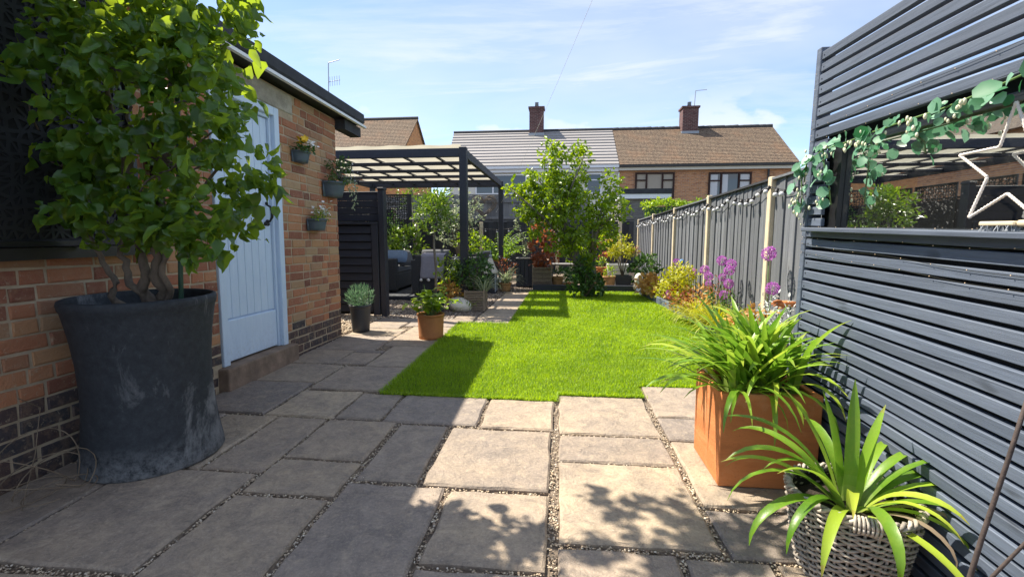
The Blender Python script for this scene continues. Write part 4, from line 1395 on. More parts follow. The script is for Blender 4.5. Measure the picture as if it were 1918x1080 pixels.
# ================================================================== PLANT KIT
def leaf_template(kind):
    rows = {'broad': [(.05, .22), (.18, .42), (.40, .50), (.64, .43), (.85, .22)], 'oval': [(.30, .46), (.68, .40)], 'lance': [(.35, .5), (.7, .34)], 'tiny': [(.45, .5)],
            'round': [(.18, .40), (.50, .52), (.82, .38)]}[kind]
    V = [(0, 0, 0)]
    for t_, w in rows:
        V += [(t_, -w, 0), (t_, 0, 0), (t_, w, 0)]
    V.append((1, 0, 0))
    n = len(V) - 1
    T = [(0, 2, 1), (0, 3, 2)]
    for i in range(len(rows) - 1):
        a, b = 1 + i * 3, 4 + i * 3
        T += [(a, a + 1, b + 1), (a, b + 1, b), (a + 1, a + 2, b + 2), (a + 1, b + 2, b + 1)]
    a = 1 + (len(rows) - 1) * 3
    T += [(a, a + 1, n), (a + 1, a + 2, n)]
    return np.array(V, float), np.array(T)


def leaf_axes(P, D, g, jit=.5, upb=1.0):
    D = D / (np.linalg.norm(D, axis=1, keepdims=True) + 1e-9)
    Nn = np.array([0, 0, upb]) + g.normal(0, jit, D.shape)
    S_ = np.cross(D, Nn)
    S_ /= (np.linalg.norm(S_, axis=1, keepdims=True) + 1e-9)
    Nn = np.cross(S_, D)
    return D, S_, Nn


def leaf_verts(T, S, wr, fold, droop, crink, g):
    n = len(S)
    L = np.repeat(T[None], n, 0)
    L[..., 1] *= wr
    L[..., 2] += fold * np.abs(L[..., 1]) - droop * (L[..., 0] ** 2) * g.uniform(.4, 1.6, (n, 1))
    if crink:
        L = L + g.normal(0, crink, L.shape)
    return L * S[:, None, None]


def leaf_mesh(name, mat, P, D, S, kind='oval', wr=.6, fold=.25, droop=.15, crink=0.0, jit=.5, upb=1.0, parent=None, seedv=1, stuff=True, world_off=None):
    g = np.random.default_rng(seedv)
    T, F3 = leaf_template(kind)
    P = np.asarray(P, float); D = np.asarray(D, float); S = np.asarray(S, float)
    if S.ndim == 0: S = np.full(len(P), float(S))
    A, B, Cn = leaf_axes(P, D, g, jit, upb)
    L = leaf_verts(T, S, wr, fold, droop, crink, g)
    W = P[:, None] + L[..., 0:1] * A[:, None] + L[..., 1:2] * B[:, None] + L[..., 2:3] * Cn[:, None]
    if parent is not None:
        W = W - np.array(parent.location)
    n, k = len(P), len(T)
    Fa = (F3[None] + (np.arange(n) * k)[:, None, None]).reshape(-1, 3)
    o = np_mesh(name, W.reshape(-1, 3), Fa, mat, np.repeat(g.random(n) * .98, len(F3)), True, parent)
    if stuff: o['kind'] = 'stuff'
    return o


def blob_points(n, c, r, g, shell=.55):
    d = g.normal(size=(n, 3))
    d /= np.linalg.norm(d, axis=1, keepdims=True)
    q = g.random(n) ** (1 / 3.0)
    q = shell + (1 - shell) * q
    q = np.where(g.random(n) < .2, g.random(n), q)
    return np.array(c) + d * q[:, None] * np.array(r), d


def clumped(n, lobes, g, clump=.12, per=14, shell=.5):
    """leaf positions + directions grouped into sprays inside several ellipsoid lobes [(c,r)]"""
    vol = np.array([r[0] * r[1] * r[2] for c, r in lobes]) ** .75
    vol /= vol.sum()
    PP, DD = [], []
    for (c, r), w in zip(lobes, vol):
        k = max(2, int(n * w / per))
        cc, dd = blob_points(k, c, r, g, shell)
        for q in range(k):
            m = g.integers(per // 2, per + per // 2)
            ax = dd[q] * .7 + g.normal(0, .4, 3)
            ax /= np.linalg.norm(ax)
            u = g.random(m)[:, None]
            p = cc[q] + ax * (u - .4) * clump * 1.6 + g.normal(0, clump * .33, (m, 3))
            d = ax + g.normal(0, .8, (m, 3))
            PP.append(p); DD.append(d)
    return np.concatenate(PP), np.concatenate(DD)


def bush(name, label, cat, c, r, n, size, mat, kind='oval', wr=.6, base_z=0.0, stems=5, group=None, seedv=1, clump=.10, per=10, droop=.15, jit=.6, up=.3, stem_mat='bark', shell=.5, lobes=None, stuffname='foliage'):
    g = np.random.default_rng(seedv)
    c = Vector(c)
    o = thing(name, label, cat, (c.x, c.y, base_z), group)
    P, D = clumped(n, lobes or [(tuple(c), r)], g, clump, per, shell)
    P[:, 2] = np.maximum(P[:, 2], base_z + .02)
    D[:, 2] += up
    leaf_mesh(stuffname, MT[mat], P, D, size * g.uniform(.6, 1.35, len(P)), kind, wr, .25, droop, 0, jit, 1, o, seedv)
    if stems:
        mb = MB()
        rr = random.Random(seedv)
        for k in range(stems):
            q = Vector((c.x + rr.uniform(-.7, .7) * r[0], c.y + rr.uniform(-.7, .7) * r[1], c.z + rr.uniform(-.1, .6) * r[2]))
            b = Vector((c.x + rr.uniform(-.1, .1) * r[0], c.y + rr.uniform(-.1, .1) * r[1], base_z - .02))
            mid = b.lerp(q, .5) + Vector((rr.uniform(-.1, .1), rr.uniform(-.1, .1), 0)) * r[0]
            mb.tube([b, mid, q], [max(.004, r[0] * .035), max(.003, r[0] * .025), .002], 5)
        mb.build('stems', MT[stem_mat], o, world=True)
    return o


def strap_mesh(base, az, length, width, el, bend, seg=9, twist=0.0, fold=.25, tipcurl=0.0, name='leaf', mat=None):
    """arching strap leaf: starts at elevation el, bends down by 'bend' radians along its length"""
    mb = MB()
    p = Vector(base)
    h = Vector((math.cos(az), math.sin(az), 0))
    sd = Vector((-math.sin(az), math.cos(az), 0))
    v, f = [], []
    for i in range(seg + 1):
        t_ = i / seg
        e = el - bend * (t_ ** 1.5) - tipcurl * max(0, t_ - .7)
        d = h * math.cos(e) + Vector((0, 0, 1)) * math.sin(e)
        nrm = Vector((0, 0, 1)) * math.cos(e) - h * math.sin(e)
        w = width * .5 * (0.62 + .38 * math.sin(math.pi * min(1, t_ * 1.15))) * (1.0 if t_ < .72 else max(0.03, math.cos((t_ - .72) / .28 * math.pi / 2)) ** .75)
        s2 = sd * math.cos(twist * t_) + nrm * math.sin(twist * t_)
        up_ = nrm * (fold * w)
        v += [p - s2 * w + up_, p, p + s2 * w + up_]
        p = p + d * (length / seg)
    for i in range(seg):
        a = i * 3
        f += [(a, a + 1, a + 4, a + 3), (a + 1, a + 2, a + 5, a + 4)]
    mb.add(v, f)
    mb.t = [i // 2 / seg for i in range(2 * seg)]
    return mb


def strap_clump(parent, centers, n, L, W, el, bend, mat, seedv, spread=1.0, azr=(0, 2 * math.pi), keep=None, name='leaf'):
    r = random.Random(seedv)
    made = 0
    for k in range(n * 2):
        if made >= n: break
        c = r.choice(centers)
        az = r.uniform(*azr)
        e = r.uniform(*el)
        ln = r.uniform(*L)
        b = Vector(c) + Vector((math.cos(az), math.sin(az), 0)) * r.uniform(0, .03) * spread
        tip = b + Vector((math.cos(az), math.sin(az), 0)) * ln * .8
        if keep and not keep(tip): continue
        strap_mesh(b, az, ln, r.uniform(*W), e, r.uniform(*bend), 9, r.uniform(-.5, .5), .28, r.uniform(0, .8)).build(name, MT[mat], parent, True, world=True)
        made += 1


def grass_clump(name, label, c, n, L, W, mat, seedv, el=(.5, 1.45), bend=(.8, 2.2), cat='grass plant', group=None, rad=.05):
    """fine leaved tuft: leaves too fine to pick apart singly, one part"""
    o = thing(name, label, cat, c, group)
    r = random.Random(seedv)
    mb = MB()
    for k in range(n):
        az = r.uniform(0, 6.283)
        b = Vector(c) + Vector((math.cos(az), math.sin(az), 0)) * r.uniform(0, rad)
        s = strap_mesh(b, az + r.uniform(-.4, .4), r.uniform(*L), r.uniform(*W), r.uniform(*el), r.uniform(*bend), 6)
        mb.add(s.v, s.f, r.random())
    q = mb.build('blades', MT[mat], o, True, world=True)
    q['kind'] = 'stuff'
    return o


def pot(name, label, c, rt, rb, h, mat, rim=.012, n=28, cat='plant pot', soil=True, wall=.012, group=None, waist=None):
    o = thing(name, label, cat, c, group)
    prof = [(0.001, 0.0), (rb, 0.0)]
    for k in range(1, 7):
        t_ = k / 7
        prof.append((rb + (rt - rb) * t_, h * t_))
    prof += [(rt, h - rim * 2.4), (rt + rim * .7, h - rim * 2.2), (rt + rim * .7, h - .003), (rt + rim * .3, h), (rt - wall + .002, h - .002), (rt - wall, h - .03), (rt - wall - .004, h * .55), (0.001, h * .5)]
    MB().lathe(prof, n).build('body', MT[mat], o, True)
    if soil:
        MB().lathe([(rt - wall - .001, h - .035), (rt * .5, h - .028), (.001, h - .022)], 16).build('soil', MT['soil'], o)
    return o


# ================================================================== BIG POT AND CORKSCREW HAZEL
PC = Vector((-2.045, 2.075, 0))
bp = thing('large_pot', 'large waisted dark grey pot with pale stains beside the garage door', 'plant pot', PC)
prof = [(.001, .0), (.292, .0), (.300, .012), (.296, .05), (.282, .14), (.270, .26), (.265, .38), (.270, .52), (.282, .64), (.296, .73), (.302, .765), (.308, .775), (.312, .80), (.308, .815), (.298, .820), (.290, .815), (.286, .79), (.280, .70), (.001, .68)]
MB().lathe(prof, 64).build('body', MT['bigpot'], bp, True)
MB().lathe([(.281, .745), (.2, .752), (.1, .762), (.001, .77)], 24, wob=lambda i, k: random.uniform(-.01, .01)).build('soil', MT['soil'], bp)

hz_t = thing('corkscrew_hazel', 'corkscrew hazel with twisted stems and crumpled green leaves in the big pot', 'tree', (PC.x, PC.y, .75))
lob = []
for (px, py, Y, r) in ((190, 120, 1.95, .27), (330, 70, 2.0, .25), (370, 190, 1.98, .22), (380, 310, 1.95, .22), (435, 345, 1.88, .15), (290, 300, 2.05, .27), (215, 400, 2.0, .21),
                       (370, 410, 1.95, .18), (300, 420, 2.0, .17), (130, 300, 2.0, .21), (90, 400, 1.98, .14), (40, 300, 1.92, .12), (200, 250, 2.05, .24), (120, 440, 1.97, .10), (250, -30, 2.05, .30), (370, -10, 2.05, .22), (130, 20, 1.98, .24), (60, 200, 1.95, .16),
                       (415, 450, 1.92, .09), (275, 470, 2.0, .10), (405, 240, 1.93, .15), (90, 110, 1.92, .14)):
    p = at(px, py, Y)
    lob.append((tuple(p), (r, r * .85, r)))
for (x, y, z, r) in ((-1.50, 2.45, 2.90, .27), (-1.20, 2.35, 2.95, .24), (-1.38, 2.1, 2.80, .22)):  # unseen crown lobes above the view, added to cast dappled shade on foreground slabs
    lob.append(((x, y, z), (r, r, r * .8)))
g = np.random.default_rng(42)
P, D = clumped(5000, lob, g, .085, 14, .45)
D[:, 2] -= .75
ok = (P[:, 0] > GX + .10) & (P[:, 2] > 1.06 - .10 * np.clip((P[:, 0] + 1.75) / .3, 0, 1))
P, D = P[ok], D[ok]
S = .028 + .052 * g.random(len(P)) ** 1.3
dist = np.linalg.norm(P - np.array([0, 0, CAM_H]), axis=1)
vis = P[:, 2] < 2.3
order = np.argsort(dist + np.where(vis, 0, 9) + g.uniform(0, .35, len(P)))
near, far = order[:300], order[300:]
leaf_mesh('foliage', MT['hazel'], P[far], D[far], S[far], 'broad', .86, .45, .55, .048, .9, .7, hz_t, 5)
T, F3 = leaf_template('broad')
variants = []
for q in range(8):
    gg = np.random.default_rng(q)
    L = leaf_verts(T, np.ones(1), .86, .45, .55, .050, gg)[0]
    mb = MB(); mb.add(L.tolist(), F3.tolist())
    variants.append(mb.mesh('leaf', MT['hazel'], True))
A, B, Cn = leaf_axes(P[near], D[near], g, .8, .8)
for i, q in enumerate(near):
    m = Matrix(((A[i, 0], B[i, 0], Cn[i, 0], 0), (A[i, 1], B[i, 1], Cn[i, 1], 0), (A[i, 2], B[i, 2], Cn[i, 2], 0), (0, 0, 0, 1)))
    o = link_mesh('leaf', variants[i % 8], hz_t)
    o.matrix_local = Matrix.Translation(Vector(P[q]) - Vector(hz_t.location)) @ m @ Matrix.Scale(S[q], 4)


def wiggle(a, b, n, amp, seedv, twist=2.5):
    r = random.Random(seedv)
    a, b = Vector(a), Vector(b)
    ph = r.uniform(0, 6)
    d = (b - a)
    s = d.cross(Vector((0, 1, .2))).normalized()
    u = d.cross(s).normalized()
    out = []
    for i in range(n + 1):
        t_ = i / n
        e = math.sin(math.pi * min(1, t_ * 1.3 + .08)) if t_ < .9 else .5
        out.append(a + d * t_ + s * (amp * e * math.sin(twist * 6.283 * t_ + ph)) + u * (amp * .8 * e * math.cos(twist * 5.1 * t_ + ph * 1.7)))
    return out


stems_px = [((285, 575), (262, 460), (190, 120), .026), ((300, 575), (292, 470), (330, 60), .030), ((235, 572), (190, 480), (100, 330), .017), ((310, 572), (310, 440), (420, 300), .016), ((275, 575), (225, 480), (250, 200), .020)]
for k, (b, m, e, r) in enumerate(stems_px):
    p0 = at(b[0], b[1], 2.06); p0.z = .745
    p1 = at(m[0], m[1], 2.04); p2 = at(e[0], e[1], 2.02)
    pts = wiggle(p0, p1, 10, .030, k, 1.6)[:-1] + wiggle(p1, p2, 14, .035, k + 9, 2.2)
    n = len(pts)
    MB().tube(pts, [r * (1 - .7 * i / n) for i in range(n)], 8).build('stem', MT['bark'], hz_t, True, world=True)
mb = MB()
for k in range(26):
    c, rr = lob[k % len(lob)]
    a = Vector(lob[(k * 5 + 2) % 12][0]); b = Vector(c)
    if (a - b).length > .7: continue
    pts = wiggle(a, b, 9, .03, 100 + k, 2.0)
    mb.tube([p for p in pts if p.x > GX + .05] or pts, .0045, 5)
mb.build('twigs', MT['bark'], hz_t, True, world=True)
s0 = at(338, 575, 2.1); s0.z = .70
tag(MB().tube([s0, at(330, 60, 2.12)], .011, 8).build('plant_stake', MT['stake']), 'dark green plant stake in the big pot by the hazel stems', 'stake')

# tangle of wire on the paving at the left
mb = MB()
r = random.Random(5)
for k in range(5):
    ph, R = r.uniform(0, 6), r.uniform(.10, .19)
    pts = []
    for i in range(26):
        t_ = i / 25 * 5.6
        pts.append((-2.20 + .10 * math.cos(ph) + R * .8 * math.cos(t_ + ph) * (1 - .25 * i / 25), 1.66 + R * math.sin(t_ + ph) * .9, .012 + abs(math.sin(t_ * .8 + ph)) * .22 * (k % 3) / 2 + .01 * k))
    mb.tube(pts, .0022, 5)
mb.tube([(-2.15, 1.55, .01), (-2.28, 1.72, .16), (-2.33, 1.80, .34), (-2.30, 1.70, .42)], .002, 5)
tag(mb.build('wire_tangle', MT['dead']), 'loose tangle of thin wire on the paving left of the big pot', 'wire')

# ================================================================== WALL PLANTERS ON THE GARAGE
def wall_planter(label, c, r, h, bloom, n, seedv):
    o = thing('wall_planter', label, 'wall planter', c, 'half round slate grey planters on the garage wall', rotz=math.radians(-90))
    mb = MB()
    prof = [(.001, 0), (r * .74, 0), (r * .80, h * .25), (r * .9, h * .7), (r * .94, h * .86), (r, h * .87), (r, h), (r * .93, h), (r * .88, h * .8), (.001, h * .78)]
    mb.lathe(prof, 18, half=True)
    mb.box(-r, r, -.006, .002, 0, h)
    mb.build('body', MT['wall_pot'], o, True)
    mb = MB(); mb.box(-.03, .03, -.011, -.0065, h * .3, h * 1.12)
    mb.build('bracket', MT['iron'], o)
    return o


def flower_heads(mb, pts, r, g, petals=8):
    for p in pts:
        nrm = Vector((g.uniform(-.5, 1), g.uniform(-.8, .5), g.uniform(.3, 1))).normalized()
        a = nrm.cross(Vector((.3, .7, .2))).normalized(); b = nrm.cross(a)
        v = [Vector(p)]
        for k in range(petals * 2):
            t_ = math.pi * k / petals
            rr = r * (1.0 if k % 2 else .62)
            v.append(Vector(p) + (a * math.cos(t_) + b * math.sin(t_)) * rr + nrm * r * .15)
        mb.add(v, [(0, 1 + k, 1 + (k + 1) % (petals * 2)) for k in range(petals * 2)])


WPX = GX + .016
wp = [("slate grey wall planter of yellow pansies nearest the door", (WPX, 4.14, 1.765), .105, .10),
      ("largest grey wall planter with a dark bushy trailing plant near the corner", (WPX, 4.72, 1.50), .155, .155),
      ("lowest slate grey wall planter with small white daisies", (WPX, 4.36, 1.150), .125, .115)]
for k, (lb, c, r, h) in enumerate(wp):
    wall_planter(lb, c, r, h, None, 0, k)
g = np.random.default_rng(3)
gr = random.Random(9)
c = wp[0][1]
o = bush('pansy_plant', 'yellow and white flowers in the upper wall planter', 'flowers', (c[0] + .06, c[1], c[2] + .115), (.055, .10, .04), 130, .03, 'shrub', 'oval', .7, c[2] + .08, 0, seedv=21, clump=.04, per=8)
mb = MB(); flower_heads(mb, [(c[0] + .07 + gr.uniform(-.03, .05), c[1] - .05 + gr.uniform(-.035, .04), c[2] + .16 + gr.uniform(0, .06)) for _ in range(10)], .036, gr, 5)
mb.build('yellow_blooms', MT['petal_yellow'], o, world=True)
mb = MB(); flower_heads(mb, [(c[0] + .07 + gr.uniform(-.03, .05), c[1] + .07 + gr.uniform(-.06, .07), c[2] + .16 + gr.uniform(0, .05)) for _ in range(30)], .015, gr, 5)
mb.build('white_blooms', MT['petal_white'], o, world=True)
c = wp[1][1]
o = bush('trailing_plant', 'dark bushy plant spilling from the largest wall planter', 'plant', (c[0] + .10, c[1] + .02, c[2] + .26), (.10, .17, .15), 620, .032, 'shrub', 'lance', .45, c[2] + .13, 4, seedv=22, clump=.05, per=12)
P = []; D = []
for k in range(90):
    s = k % 6
    t_ = gr.random()
    P.append((c[0] + .14 + .06 * t_ + gr.uniform(-.015, .015), c[1] + .10 + s * .022 + gr.uniform(-.015, .015), c[2] + .20 + .05 * math.sin(t_ * 3) - .33 * t_ * (1 - .1 * s))); D.append((gr.uniform(-.5, .8), gr.uniform(-.6, .6), -.7))
leaf_mesh('trailing_stems', MT['shrub_pale'], P, D, np.full(90, .028), 'oval', .6, parent=o, seedv=4)
mb = MB(); flower_heads(mb, [(c[0] + .16 + gr.uniform(-.02, .06), c[1] + .14 + gr.uniform(-.08, .12), c[2] + .20 + gr.uniform(-.1, .16)) for _ in range(22)], .010, gr, 5)
mb.build('white_blooms', MT['petal_white'], o, world=True)
c = wp[2][1]
o = bush('daisy_plant', 'white daisies growing in the lowest wall planter', 'flowers', (c[0] + .07, c[1], c[2] + .135), (.06, .11, .045), 160, .026, 'lime', 'lance', .5, c[2] + .09, 0, seedv=23, clump=.04, per=8)
mb = MB(); stm = MB()
for k in range(26):
    q = (c[0] + .08 + gr.uniform(-.05, .06), c[1] + gr.uniform(-.11, .13), c[2] + .16 + gr.uniform(0, .08) + (.06 if gr.random() < .2 else 0))
    flower_heads(mb, [q], .017, gr, 6); stm.tube([(c[0] + .07, (c[1] + q[1]) / 2, c[2] + .10), q], .0012, 4)
mb.build('white_blooms', MT['petal_white'], o, world=True); stm.build('flower_stems', MT['stem'], o, world=True)

# ================================================================== POTS NEAR THE GARAGE CORNER
pot('charcoal_pot', 'tall charcoal plastic pot standing at the garage corner', (-2.28, 5.10, 0), .118, .095, .315, 'grey_pot', .012)
g = np.random.default_rng(8)
o = thing('lavender_bush', 'blue green lavender bush in the charcoal pot', 'plant', (-2.28, 5.10, .28))
P, D = blob_points(900, (-2.28, 5.10, .40), (.15, .15, .13), g, .2)
D = D * .7 + np.array([0, 0, .9]) + g.normal(0, .3, D.shape)
P[:, 2] = np.maximum(P[:, 2], .29)
leaf_mesh('foliage', MT['lavender'], P, D, g.uniform(.03, .06, len(P)), 'tiny', .16, .1, .1, 0, .8, 1, o, 3)
mb = MB()
for k in range(10):
    a = k * .63
    mb.tube([(-2.28 + .02 * math.cos(a), 5.10 + .02 * math.sin(a), .27), (-2.28 + .10 * math.cos(a), 5.10 + .10 * math.sin(a), .44)], .003, 4)
mb.build('stems', MT['stem'], o, world=True)

TP = (-1.375, 4.84, 0)
pot('terracotta_pot', 'round weathered terracotta pot standing on the paving at the lawn edge', TP, .142, .130, .27, 'terracotta', .009, 36)
hy = thing('hydrangea', 'bright green leafy hydrangea in the round terracotta pot', 'plant', (TP[0], TP[1], .24))
r = random.Random(4)
stm = MB()
leafm = []
for q in range(5):
    gg = np.random.default_rng(q + 60)
    T, F3 = leaf_template('oval')
    L = leaf_verts(T, np.ones(1), .62, .3, .25, .01, gg)[0]
    leafm.append(MB().add(L.tolist(), F3.tolist()).mesh('leaf', MT['lime'] if q < 2 else MT['pear'], True))
for k in range(20):
    az = r.uniform(0, 6.283); el_ = r.uniform(.5, 1.4); ln = r.uniform(.16, .36)
    b = Vector((TP[0] + .03 * math.cos(az), TP[1] + .03 * math.sin(az), .24))
    tip = b + Vector((math.cos(az) * math.cos(el_), math.sin(az) * math.cos(el_), math.sin(el_))) * ln + Vector((.03, 0, 0))
    stm.tube([b, b.lerp(tip, .5) + Vector((0, 0, .01)), tip], [.004, .0035, .002], 5)
    for q in range(r.randint(6, 9)):
        a2 = r.uniform(0, 6.283)
        d = Vector((math.cos(a2), math.sin(a2), r.uniform(-.35, .45))).normalized()
        u = r.uniform(.45, 1.0)
        p = b.lerp(tip, u)
        sd = d.cross(Vector((r.uniform(-.3, .3), r.uniform(-.3, .3), 1))).normalized()
        nn = sd.cross(d)
        s = r.uniform(.07, .12)
        o = link_mesh('leaf', leafm[r.randint(0, 4)], hy)
        o.matrix_local = Matrix.Translation(p - hy.location) @ Matrix(((d.x, sd.x, nn.x, 0), (d.y, sd.y, nn.y, 0), (d.z, sd.z, nn.z, 0), (0, 0, 0, 1))) @ Matrix.Scale(s, 4)
stm.build('stems', MT['stem'], hy, world=True)

# ================================================================== SEATING UNDER THE PERGOLA
rug = thing('outdoor_rug', 'dark patterned rug on a low deck under the garden sofa', 'rug', (-2.5, 8.6, 0))
MB().box(-3.9, -1.75, 7.65, 10.2, -.02, .045).build('deck', MT['frame_dark'], rug, world=True)
MB().box(-3.8, -1.80, 7.70, 10.1, .046, .056).build('mat', MT['rug'], rug, world=True)


def cushion(name, label, c, size, rot, mat, bulge=.3):
    nx, nz = 10, 8
    V, Fq = [], []
    sx, sy, sz = size
    for side in (-1, 1):
        for i in range(nx + 1):
            for j in range(nz + 1):
                u, v = i / nx * 2 - 1, j / nz * 2 - 1
                e = ((1 - u ** 4) * (1 - v ** 4)) ** .45
                V.append((u * sx / 2 * (1 - .06 * v * v), side * sy / 2 * e, v * sz / 2 * (1 - .06 * u * u)))
    m = (nx + 1) * (nz + 1)
    for s_ in (0, 1):
        for i in range(nx):
            for j in range(nz):
                a = s_ * m + i * (nz + 1) + j
                q = (a, a + nz + 1, a + nz + 2, a + 1)
                Fq.append(q if s_ == 0 else q[::-1])
    o = MB().add(V, Fq).build(name, MT[mat], None, True)
    o.location = c
    o.rotation_euler = rot
    return tag(o, label, 'cushion')


def sofa(label, c, w, d, rotz, arms=(1, 1), hb=.72):
    o = thing('garden_sofa', label, 'sofa', c, None, rotz)
    bevel(MB().box(-w / 2, w / 2, -d / 2, d / 2, .05, .34).build('base', MT['rattan'], o), .015, 2)
    bevel(MB().box(-w / 2, w / 2, d / 2 - .12, d / 2 + .02, .341, hb).build('backrest', MT['rattan'], o), .02, 2)
    for s_, on in ((-1, arms[0]), (1, arms[1])):
        if on:
            bevel(MB().box(s_ * w / 2 - .07, s_ * w / 2 + .07, -d / 2 - .01, d / 2 + .021, .03, .62).build('arm', MT['rattan'], o), .02, 2)
    bevel(MB().box(-w / 2 + .08, w / 2 - .08, -d / 2 + .01, d / 2 - .13, .342, .45).build('seat_pad', MT['cushion'], o), .03, 3)
    for sx in (-1, 1):
        for sy in (-1, 1):
            MB().box(sx * w / 2 - .03, sx * w / 2 + .03, sy * (d / 2 - .05) - .03, sy * (d / 2 - .05) + .03, 0, .049).build('foot', MT['iron'], o)
    return o


sofa('charcoal rattan sofa with its arm towards the camera beside the dark screen', (-3.35, 8.95, .057), 1.45, .80, math.radians(90), (1, 1), .74)
sofa('charcoal rattan armchair with its back to the camera and a throw over it', (-2.16, 8.15, .057), .62, .72, math.radians(180), (1, 1), .70)
sofa('charcoal rattan sofa at the far right side under the pergola', (-1.85, 9.55, .057), 1.2, .70, math.radians(-90), (1, 1), .70)
cushion('back_cushion', 'long grey striped cushion along the left sofa', (-3.60, 9.0, .72), (1.2, .18, .36), (math.radians(-12), 0, math.radians(90)), 'cushion')
cushion('scatter_cushion', 'blue scatter cushion on the arm of the left sofa', (-3.05, 8.35, .70), (.50, .16, .30), (math.radians(-50), 0, math.radians(12)), 'cushion_blue')
cushion('scatter_cushion', 'pale grey scatter cushion behind the blue one on the left sofa', (-2.98, 8.75, .66), (.36, .14, .32), (math.radians(-20), 0, math.radians(60)), 'cushion')
cushion('back_cushion', 'grey cushion showing above the back of the armchair', (-2.16, 8.02, .77), (.52, .16, .16), (0, 0, 0), 'cushion')
# throw over the chair back
V, Fq = [], []
nx, ny = 10, 14
for i in range(nx + 1):
    for j in range(ny + 1):
        u, v = i / nx, j / ny
        x = -2.36 + .40 * u
        s = v * 1.0
        fold = .008 * math.sin(u * 15) * (1 - abs(v - .35))
        if s < .25: y, z = 7.955, .787 - 0
        if v < .18:
            y, z = 7.94 + .10 - v / .18 * .18, .772 + .006
        else:
            y, z = 7.762 - fold, .778 - (v - .18) / .82 * .42
        V.append((x + .012 * math.sin(v * 5), y, z))
for i in range(nx):
    for j in range(ny):
        a = i * (ny + 1) + j
        Fq.append((a, a + ny + 1, a + ny + 2, a + 1))
th = thing('throw_blanket', 'lilac grey tasselled throw hanging over the armchair back', 'blanket', (-2.16, 7.76, .36))
o = MB().add(V, Fq).build('cloth', MT['throw'], th, True, world=True)
sm = o.modifiers.new('thickness', 'SOLIDIFY'); sm.thickness = .012
for x in (-2.36, -2.23, -2.09, -1.96):
    mb = MB(); mb.sphere((x, 7.755, .335), .028, 8, 6, jit=.12); mb.build('tassel', MT['tassel'], th, True, world=True)

# ================================================================== STANDARD BAY TREE
BX, BY = -1.755, 6.45
pot('square_planter', 'dark pot holding the lollipop bay tree behind the hydrangea', (BX, BY, 0), .13, .11, .24, 'grey_pot')
o = thing('bay_tree', 'lollipop bay tree with bare stem and round leafy head under the pergola', 'tree', (BX, BY, .21))
MB().tube([(BX, BY, .20), (BX + .015, BY, .6), (BX - .01, BY, .95), (BX, BY, 1.35)], [.020, .018, .017, .012], 8).build('trunk', MT['bark_grey'], o, True, world=True)
g = np.random.default_rng(14)
P, D = clumped(1500, [((BX, BY, 1.40), (.27, .27, .27)), ((BX + .06, BY, 1.54), (.16, .17, .15))], g, .07, 9, .5)
D[:, 2] += .5
leaf_mesh('crown', MT['bay'], P, D, g.uniform(.045, .08, len(P)), 'lance', .36, .2, .1, 0, .6, 1, o, 5)
bpy.data.objects[o.name]['label'] = 'lollipop bay tree with bare stem and round leafy head under the pergola'

# ================================================================== PLANTING BESIDE THE PATH
# white rock
rk = MB(); rk.sphere((0, 0, 0), 1, 14, 9, jit=.09)
o = rk.build('white_rock', MT['stone_white'], None, True)
p = on_ground(860, 584)
o.location = (p.x, p.y + .12, .085); o.scale = (.20, .16, .115); o.rotation_euler = (.1, .15, .4)
tag(o, 'white rounded boulder beside the hydrangea pot', 'boulder')


def wicker_box(name, label, c, w, d, h, mat, rows, cols, taper=1.0, handles=False, cat='basket'):
    o = thing(name, label, cat, c)
    bevel(MB().box(-w / 2 + .012, w / 2 - .012, -d / 2 + .012, d / 2 - .012, 0, h - .03).build('liner', MT['soil'], o), .01)
    for j in range(rows):
        z = h * (j + .5) / rows
        pts = []
        per = []
        for (ax, ay, bx, by, n) in ((-w / 2, -d / 2, w / 2, -d / 2, cols), (w / 2, -d / 2, w / 2, d / 2, max(4, int(cols * d / w))), (w / 2, d / 2, -w / 2, d / 2, cols), (-w / 2, d / 2, -w / 2, -d / 2, max(4, int(cols * d / w)))):
            for i in range(n):
                per.append((ax + (bx - ax) * i / n, ay + (by - ay) * i / n))
        for i, (x, y) in enumerate(per):
            k = 1 + (.030 if (i + j) % 2 else -.02)
            pts.append((x * k, y * k, z))
        pts.append(pts[0])
        MB().tube(pts, h / rows * .46, 5, cap=False).build('woven_strand', MT[mat], o, True)
    for (x, y) in ((-w / 2, -d / 2), (w / 2, -d / 2), (w / 2, d / 2), (-w / 2, d / 2)):
        MB().tube([(x, y, 0), (x, y, h + (.05 if handles else .01))], .012, 6).build('corner_cane', MT[mat], o)
    return o


p = on_ground(888, 583)
wicker_box('wicker_planter', 'square grey wicker planter behind the white boulder', (p.x, p.y + .16, 0), .28, .28, .30, 'wicker_brown', 12, 8)
bush('leafy_plant', 'dense leafy plant growing in the square wicker planter', 'plant', (p.x - .06, p.y + .22, .56), (.26, .22, .24), 900, .055, 'shrub', 'oval', .6, .27, 6, seedv=31, clump=.07)
grass_clump('striped_grass', 'arching pale striped grass at the side of the wicker planter', (p.x + .13, p.y + .10, .28), 70, (.28, .48), (.008, .014), 'shrub_pale', 6, rad=.06)
grass_clump('striped_grass', 'low bronze and green grass tuft between boulder and wicker planter', (p.x - .10, p.y + .02, .02), 60, (.20, .34), (.007, .012), 'lime', 7, rad=.05)
q = at(845, 510, 6.9)
bush('ivy_plant', 'small leaved climbing plant left of the wicker planter', 'plant', (q.x, 6.95, .50), (.22, .2, .25), 520, .05, 'pear', 'oval', .65, 0, 6, seedv=32, clump=.08)
q = at(836, 545, 6.6)
